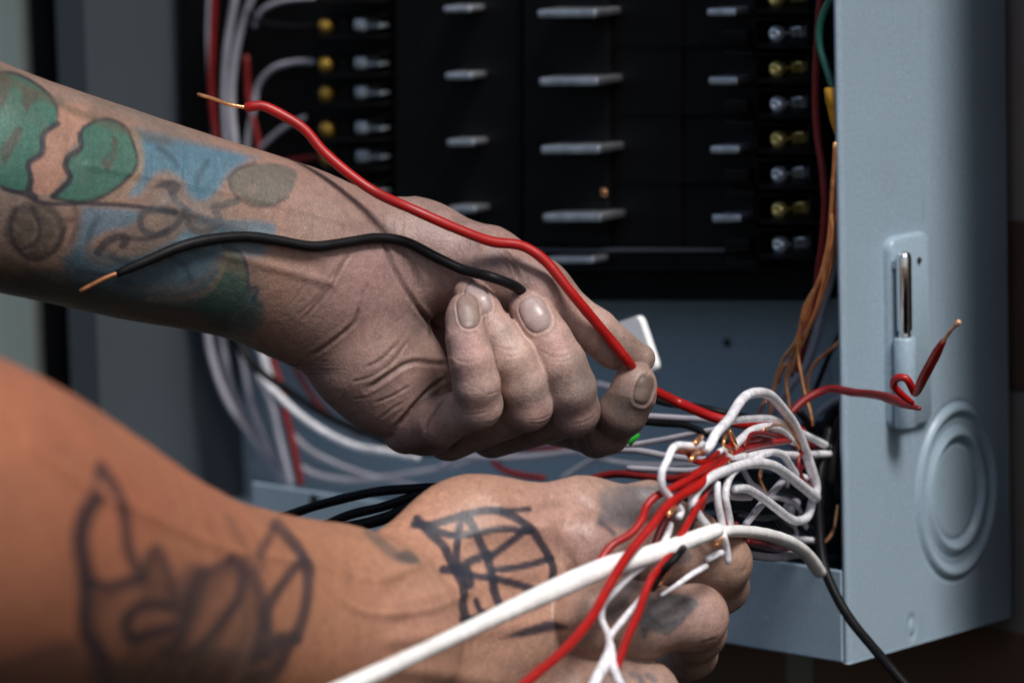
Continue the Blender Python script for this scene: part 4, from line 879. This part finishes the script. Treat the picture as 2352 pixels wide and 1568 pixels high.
# ---- the tangle at lower right
tw = [
 ([(820, 625), (850, 590), (880, 530), (960, 440), (1030, 330), (1075, 285), (1150, 265), (1225, 285), (1300, 365), (1380, 480), (1440, 620), (1480, 740), (1510, 850), (1505, 940)], 11.5, 'white', 'tall white loop standing highest out of the tangle', -6),
 ([(960, 450), (1000, 440), (1100, 430), (1230, 430), (1300, 460), (1380, 500), (1500, 560), (1610, 615)], 8.5, 'white', 'white wire crossing level through the tall loop', 6),
 ([(975, 650), (1000, 600), (1040, 560), (1100, 510), (1200, 482), (1290, 500), (1350, 560), (1400, 580)], 10, 'white', 'white arch inside the tall loop above the red bunch', 2),
 ([(900, 640), (930, 625), (950, 660), (1010, 670), (1070, 660)], 7, 'white', 'short crooked white wire under the inner white arch', -2),
 ([(1000, 705), (1060, 675), (1120, 658), (1230, 640), (1320, 655), (1450, 655), (1600, 650)], 8.5, 'white', 'white wire running level to the box edge at mid tangle', 4),
 ([(850, 1140), (830, 1110), (780, 1050), (735, 960), (765, 880), (850, 800), (960, 750), (1100, 710), (1230, 720), (1330, 780), (1420, 850), (1515, 925)], 11.5, 'white', 'big white bow arching from the grip over to the black wire', -8),
 ([(1060, 720), (1110, 690), (1180, 655), (1250, 640), (1310, 665), (1360, 740), (1400, 790), (1450, 800)], 8.5, 'white', 'white wire rising then dropping behind the big white bow', 2),
 ([(1000, 870), (1080, 870), (1180, 930), (1260, 990), (1340, 1050), (1400, 1070), (1460, 1040), (1485, 960), (1500, 880)], 10, 'white', 'white wire hooking up at its right end in the middle of the tangle', 0),
 ([(800, 590), (760, 600), (700, 600), (640, 598), (605, 625), (580, 690), (545, 760), (545, 850), (590, 920), (640, 975), (665, 1010), (650, 1050)], 9, 'white', 'kinked white wire at the left side of the tangle', -8),
 ([(1020, 740), (980, 780), (950, 850), (942, 920), (955, 1000), (975, 1090)], 9, 'white', 'white wire hanging down from the big bow, right one', -8),
 ([(890, 830), (895, 950), (915, 1050), (930, 1140)], 8.5, 'white', 'white wire hanging down from the big bow, left one', -6),
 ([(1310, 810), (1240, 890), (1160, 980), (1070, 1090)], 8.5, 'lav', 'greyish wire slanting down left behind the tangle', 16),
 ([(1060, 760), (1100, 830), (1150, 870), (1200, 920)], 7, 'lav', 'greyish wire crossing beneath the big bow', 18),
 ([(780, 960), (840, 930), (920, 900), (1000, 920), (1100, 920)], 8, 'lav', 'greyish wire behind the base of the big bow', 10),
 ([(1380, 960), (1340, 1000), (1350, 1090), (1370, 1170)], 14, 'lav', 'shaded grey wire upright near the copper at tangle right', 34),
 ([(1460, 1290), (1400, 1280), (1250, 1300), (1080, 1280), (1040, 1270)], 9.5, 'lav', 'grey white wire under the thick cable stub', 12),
 ([(1100, 1150), (1200, 1160), (1400, 1183), (1520, 1195)], 7, 'white', 'thin white wire along the top of the thick cable stub', 14),
 ([(1520, 1212), (1580, 1190), (1630, 1100), (1648, 970)], 4, 'copper', 'thin copper wire curving up beside the box edge low in the tangle', 6),
 ([(1300, 520), (1400, 640), (1440, 720), (1400, 740)], 6, 'dkred', 'thin red wire slipping inside the tall white loop', 10),
]
for pts, r_, m_, lab, off in tw: W_(Z3(pts), r_*(1.03 if m_ != 'copper' else 1), m_, lab, d=dt, off=off, wob=.012)
W_([*Z3([(930, 1160), (950, 1240), (960, 1335)])], 8.5, 'white', 'short white stub hanging below the grip', d=dt, off=-18)
W_(Z3([(830, 1310), (880, 1285), (920, 1270)]), 8.5, 'white', 'tiny white stub above the stripped wire', d=dt, off=-16)
W_(Z3([(820, 1355), (740, 1400), (640, 1470), (540, 1535)]), [8, 7, 6, 4], 'white', 'pale wire with pointed end across the lower fingers', d=dt, off=-16)
# copper ends showing in the tangle, each a clipped wire
for (u, v, off, lab) in ((725, 688, -14, 'clipped copper end left of the tall loop base'), (968, 505, -4, 'clipped copper end inside the tall loop'), (585, 1030, -20, 'clipped pale copper end by the red bunch'), (880, 1225, -22, 'clipped pale copper end below the grip'), (748, 585, -10, 'clipped copper end at the top of the kinked wire')):
    (a, b_), = Z3([(u, v)]); (a2, b2), = Z3([(u+45, v-45 if u != 968 else v+110)])
    W_([(a, b_, dt(a)+off), ((a+a2)/2, (b_+b2)/2, dt(a)+off+2), (a2, b2, dt(a2)+off+5)], 6.5, 'copper', lab, cat='copper wire')
# thick cable stub and long thick cable
W_(Z3([(900, 1150), (960, 1135), (1100, 1140), (1250, 1170), (1380, 1225), (1465, 1295), (1535, 1395)]), [17, 18, 18.5, 19, 18, 17], 'jacket', 'thick white cable stub curving down at the right of the grip', d=dt, off=-8, name='cable', cat='cable', flat=.8)
W_([(740, 1602, -250), (820, 1566, -235), (1000, 1482, -190), (1200, 1387, -150), (1330, 1328, -128), (1400, 1300, -118), (1460, 1283, -110), (1530, 1262, -104), (1590, 1238, -96), (1650, 1216, -88)], [22, 21, 20, 19, 20, 23, 26, 25, 22, 17], 'jacket', 'thick white cable running from bottom left up into the gripping fingers', name='cable', cat='cable', wob=.01)
W_([(1350, 1600, -165), (1372, 1555, -155), (1398, 1500, -142), (1396, 1455, -128), (1382, 1420, -120), (1385, 1390, -116), (1410, 1360, -112), (1450, 1320, -110), (1500, 1280, -106), (1530, 1235, -100), (1540, 1205, -92)], [12, 14, 14, 9, 8, 8, 8, 8, 8], 'white', 'white wire looping down to the bottom edge beside the red wires')
W_([(1440, 1600, -160), (1412, 1540, -150), (1404, 1490, -140), (1400, 1465, -132), (1425, 1430, -122), (1455, 1395, -114), (1480, 1365, -108)], [10, 10, 9, 8, 8, 8], 'white', 'white wire forking up right from the twisted pair at the bottom')
# red bunch
W_([(1742, 1005, -6), (1700, 1015, -30), (1669, 1031, -52), (1636, 1060, -66), (1592, 1093, -80), (1548, 1119, -88), (1504, 1141, -94), (1484, 1163, -96), (1475, 1192, -100), (1449, 1225, -104), (1405, 1252, -108), (1382, 1282, -110), (1362, 1312, -114)], 9.5, 'red', 'red wire at the left of the red bunch ending over the white cable')
W_([(1815, 1010, 40), (1740, 1022, -6), (1680, 1042, -46), (1640, 1078, -66), (1600, 1118, -82), (1560, 1140, -90), (1528, 1166, -98), (1497, 1207, -106), (1467, 1243, -112), (1434, 1286, -120), (1409, 1326, -128), (1387, 1366, -134), (1360, 1415, -144), (1300, 1488, -158), (1230, 1548, -170), (1180, 1590, -178)], [8, 9, 9.5, 10, 10.5, 11, 11.5, 11.5, 12, 12], 'red', 'red wire running from the tangle down to the bottom edge across the hand')
W_([(1640, 1100, -50), (1610, 1150, -80), (1575, 1210, -96), (1545, 1262, -104), (1519, 1298, -110), (1497, 1326, -116), (1478, 1370, -122), (1466, 1405, -128), (1440, 1465, -138), (1420, 1520, -146), (1410, 1548, -150)], [8, 8, 8, 9, 9.5, 10, 10], 'red', 'red wire hanging over the middle finger, rightmost of the red bunch')
W_([(1630, 1070, -56), (1590, 1110, -80), (1550, 1155, -90), (1520, 1210, -94), (1505, 1250, -97)], 10, 'dkred', 'dark red wire buried in the red bunch')
W_([(1660, 1050, -50), (1632, 1090, -66), (1610, 1130, -76), (1590, 1190, -86), (1575, 1240, -92), (1556, 1275, -112), (1528, 1305, -113), (1500, 1350, -100)], 9, 'black', 'black wire between the red bunch and the big white bow')
W_([(1700, 1035, -20), (1655, 1070, -50), (1625, 1125, -68), (1600, 1190, -80)], 8, 'dkred', 'second dark red wire behind the big white bow')
# frayed red wire over the box edge
W_([(1812, 952, 60), (1850, 917, 62), (1900, 894, 62), (1960, 901, 50), (2010, 906, 32), (2045, 915, 15), (2085, 930, 0), (2112, 938, -6)], [9, 9.5, 9.5, 9.5, 10, 12, 12, 5], 'dkred', 'red wire reaching right across the box edge with a blurred flattened end')
W_([(2095, 925, -6), (2070, 905, -10), (2052, 885, -12), (2060, 868, -16), (2080, 868, -18), (2092, 885, -16), (2100, 902, -14), (2122, 865, -30), (2142, 828, -38), (2160, 795, -46), (2168, 782, -48)], [7, 9, 9, 9, 9, 11, 12, 12, 11, 7], 'red', 'curled red wire end pointing up right in front of the latch',
   tips=[([(2165, 787, -48), (2180, 764, -51), (2200, 742, -55)], 4.5, 'tan', 'stripped_core'), ([(2196, 746, -55), (2203, 738, -56)], 7, 'tan', 'core_end')])
# black wires at the right edge
W_([(1905, 985, 92), (1895, 1030, 90), (1884, 1080, 86), (1880, 1130, 84), (1881, 1200, 82), (1890, 1290, 78), (1912, 1350, 74), (1952, 1420, 68), (2002, 1482, 60), (2045, 1532, 52), (2095, 1590, 46)], 11.5, 'black', 'long black wire hanging over the box edge down to the bottom right')
W_([(1935, 960, 96), (1925, 1010, 94), (1912, 1060, 93), (1905, 1110, 94)], 16, 'black', 'short thick black wire wrapped beside the box edge')
dk = [([(1500, 470), (1600, 600), (1640, 760), (1660, 920)], 'black'), ([(1400, 380), (1480, 470), (1560, 520), (1650, 640)], 'black'), ([(1240, 1000), (1300, 1100), (1420, 1160)], 'black'), ([(1000, 1020), (1160, 1050), (1300, 1040), (1480, 1120)], 'black'), ([(1080, 1200), (1200, 1230), (1330, 1250)], 'dkred'),
      ([(1180, 700), (1160, 800), (1200, 900)], 'copper'), ([(1100, 560), (1250, 545), (1400, 600), (1500, 700)], 'dkred'), ([(1350, 440), (1420, 560), (1530, 620), (1640, 560)], 'dkred'), ([(1250, 850), (1400, 920), (1560, 1000)], 'black')]
labs = ['dark wire arching beside the box edge above the tangle', 'dark wire sunk under the copper strands', 'dark wire behind the thick cable stub', 'dark wire passing under the hooked white wire', 'short dark red wire under the thick cable stub', 'copper wire glinting beneath the big white bow', 'dark red wire behind the inner white arch', 'dark red wire behind the top right of the tall loop', 'dark wire deep in the tangle beside the long black wire']
for (pts, m_), lab in zip(dk, labs): W_(Z3(pts), 9 if m_ != 'copper' else 5, m_, lab, d=dt, off=34, cat='copper wire' if m_ == 'copper' else 'wire')

# added black cables standing in for the dark shade behind the tangle
for i, (pts, r_) in enumerate((([(1500, 1165), (1640, 1150), (1780, 1165), (1925, 1190)], 24), ([(1560, 1215), (1700, 1205), (1820, 1225), (1925, 1240)], 26), ([(1600, 1265), (1740, 1258), (1930, 1285)], 24), ([(1720, 1120), (1800, 1100), (1925, 1060)], 24),
        ([(1930, 930), (1905, 1000), (1915, 1100), (1905, 1260)], 26), ([(1850, 980), (1870, 1060), (1880, 1200)], 22), ([(1560, 1110), (1700, 1090), (1850, 1130)], 20), ([(1820, 1010), (1880, 985), (1930, 970)], 20))):
    W_(pts, r_, 'black', ['level black cable behind the hooked white wire, reaching farthest left', 'thick black cable just above the lowest behind the tangle', 'lowest thick black cable behind the flange edge', 'thick black cable rising to the right behind the tangle', 'upright thick black cable against the right wall inside', 'black cable behind the long black wire', 'black cable behind the big white bow', 'black cable end under the short grey wire'][i], Y=70, name='cable', cat='cable')

# thin strays that fill the knot
st = [([(700, 640), (760, 700), (820, 690), (900, 640)], 6, 'red', 'thin red wire curled at the left of the tall loop base'), ([(950, 520), (930, 590), (980, 640), (960, 700)], 5, 'copper', 'thin copper strand twisting inside the tall loop'),
 ([(1060, 600), (1090, 540), (1150, 520), (1250, 540)], 6, 'dkred', 'thin dark red strand nested under the inner white arch'), ([(880, 900), (900, 1000), (940, 1090), (930, 1150)], 6, 'red', 'thin red strand hanging between the two white drops'),
 ([(600, 600), (680, 640), (740, 620), (800, 650)], 5, 'copper', 'copper strand along the top of the kinked white wire'), ([(850, 1180), (900, 1140), (980, 1120), (1010, 1090)], 7, 'dkred', 'dark red strand wrapped over the start of the thick stub'),
 ([(1080, 690), (1180, 690), (1290, 760), (1330, 850)], 6, 'lav', 'thin grey wire just under the crest of the big bow'), ([(1120, 1010), (1190, 940), (1290, 930), (1400, 990), (1450, 1110)], 6, 'lav', 'thin grey wire arching low behind the hooked white wire'),
 ([(560, 1080), (590, 1130), (540, 1200), (460, 1270)], 9, 'white', 'white wire lying beside the red bunch over the knuckles'), ([(1440, 600), (1400, 700), (1420, 800), (1480, 860)], 6, 'dkred', 'thin dark red strand near the right foot of the tall loop'),
 ([(520, 1330), (590, 1330), (560, 1420), (520, 1480)], 6, 'copper', 'dull copper strand beside the rightmost red wire'), ([(1180, 500), (1260, 470), (1350, 520), (1430, 640)], 5, 'copper', 'thin copper strand behind the tall loop shoulder')]
for pts, r_, m_, lab in st: W_(Z3(pts), r_, m_, lab, d=dt, off=-3 if m_ != 'lav' else 12, cat='copper wire' if m_ == 'copper' else 'wire', wob=.08)
for pts, r_, lab, Yp in (([(628, -40), (618, 150), (606, 330), (590, 520), (555, 680), (520, 780), (470, 900), (440, 990)], 5, 'copper wire left of the brightest one below the connector', 0), ([(645, 420), (620, 620), (570, 780), (520, 940), (460, 1060), (410, 1180), (380, 1290)], 5, 'copper wire crossing behind the others at mid height', 10)):
    W_(Q(pts), r_, 'copper', lab, Y=Yp, cat='copper wire', wob=.05)
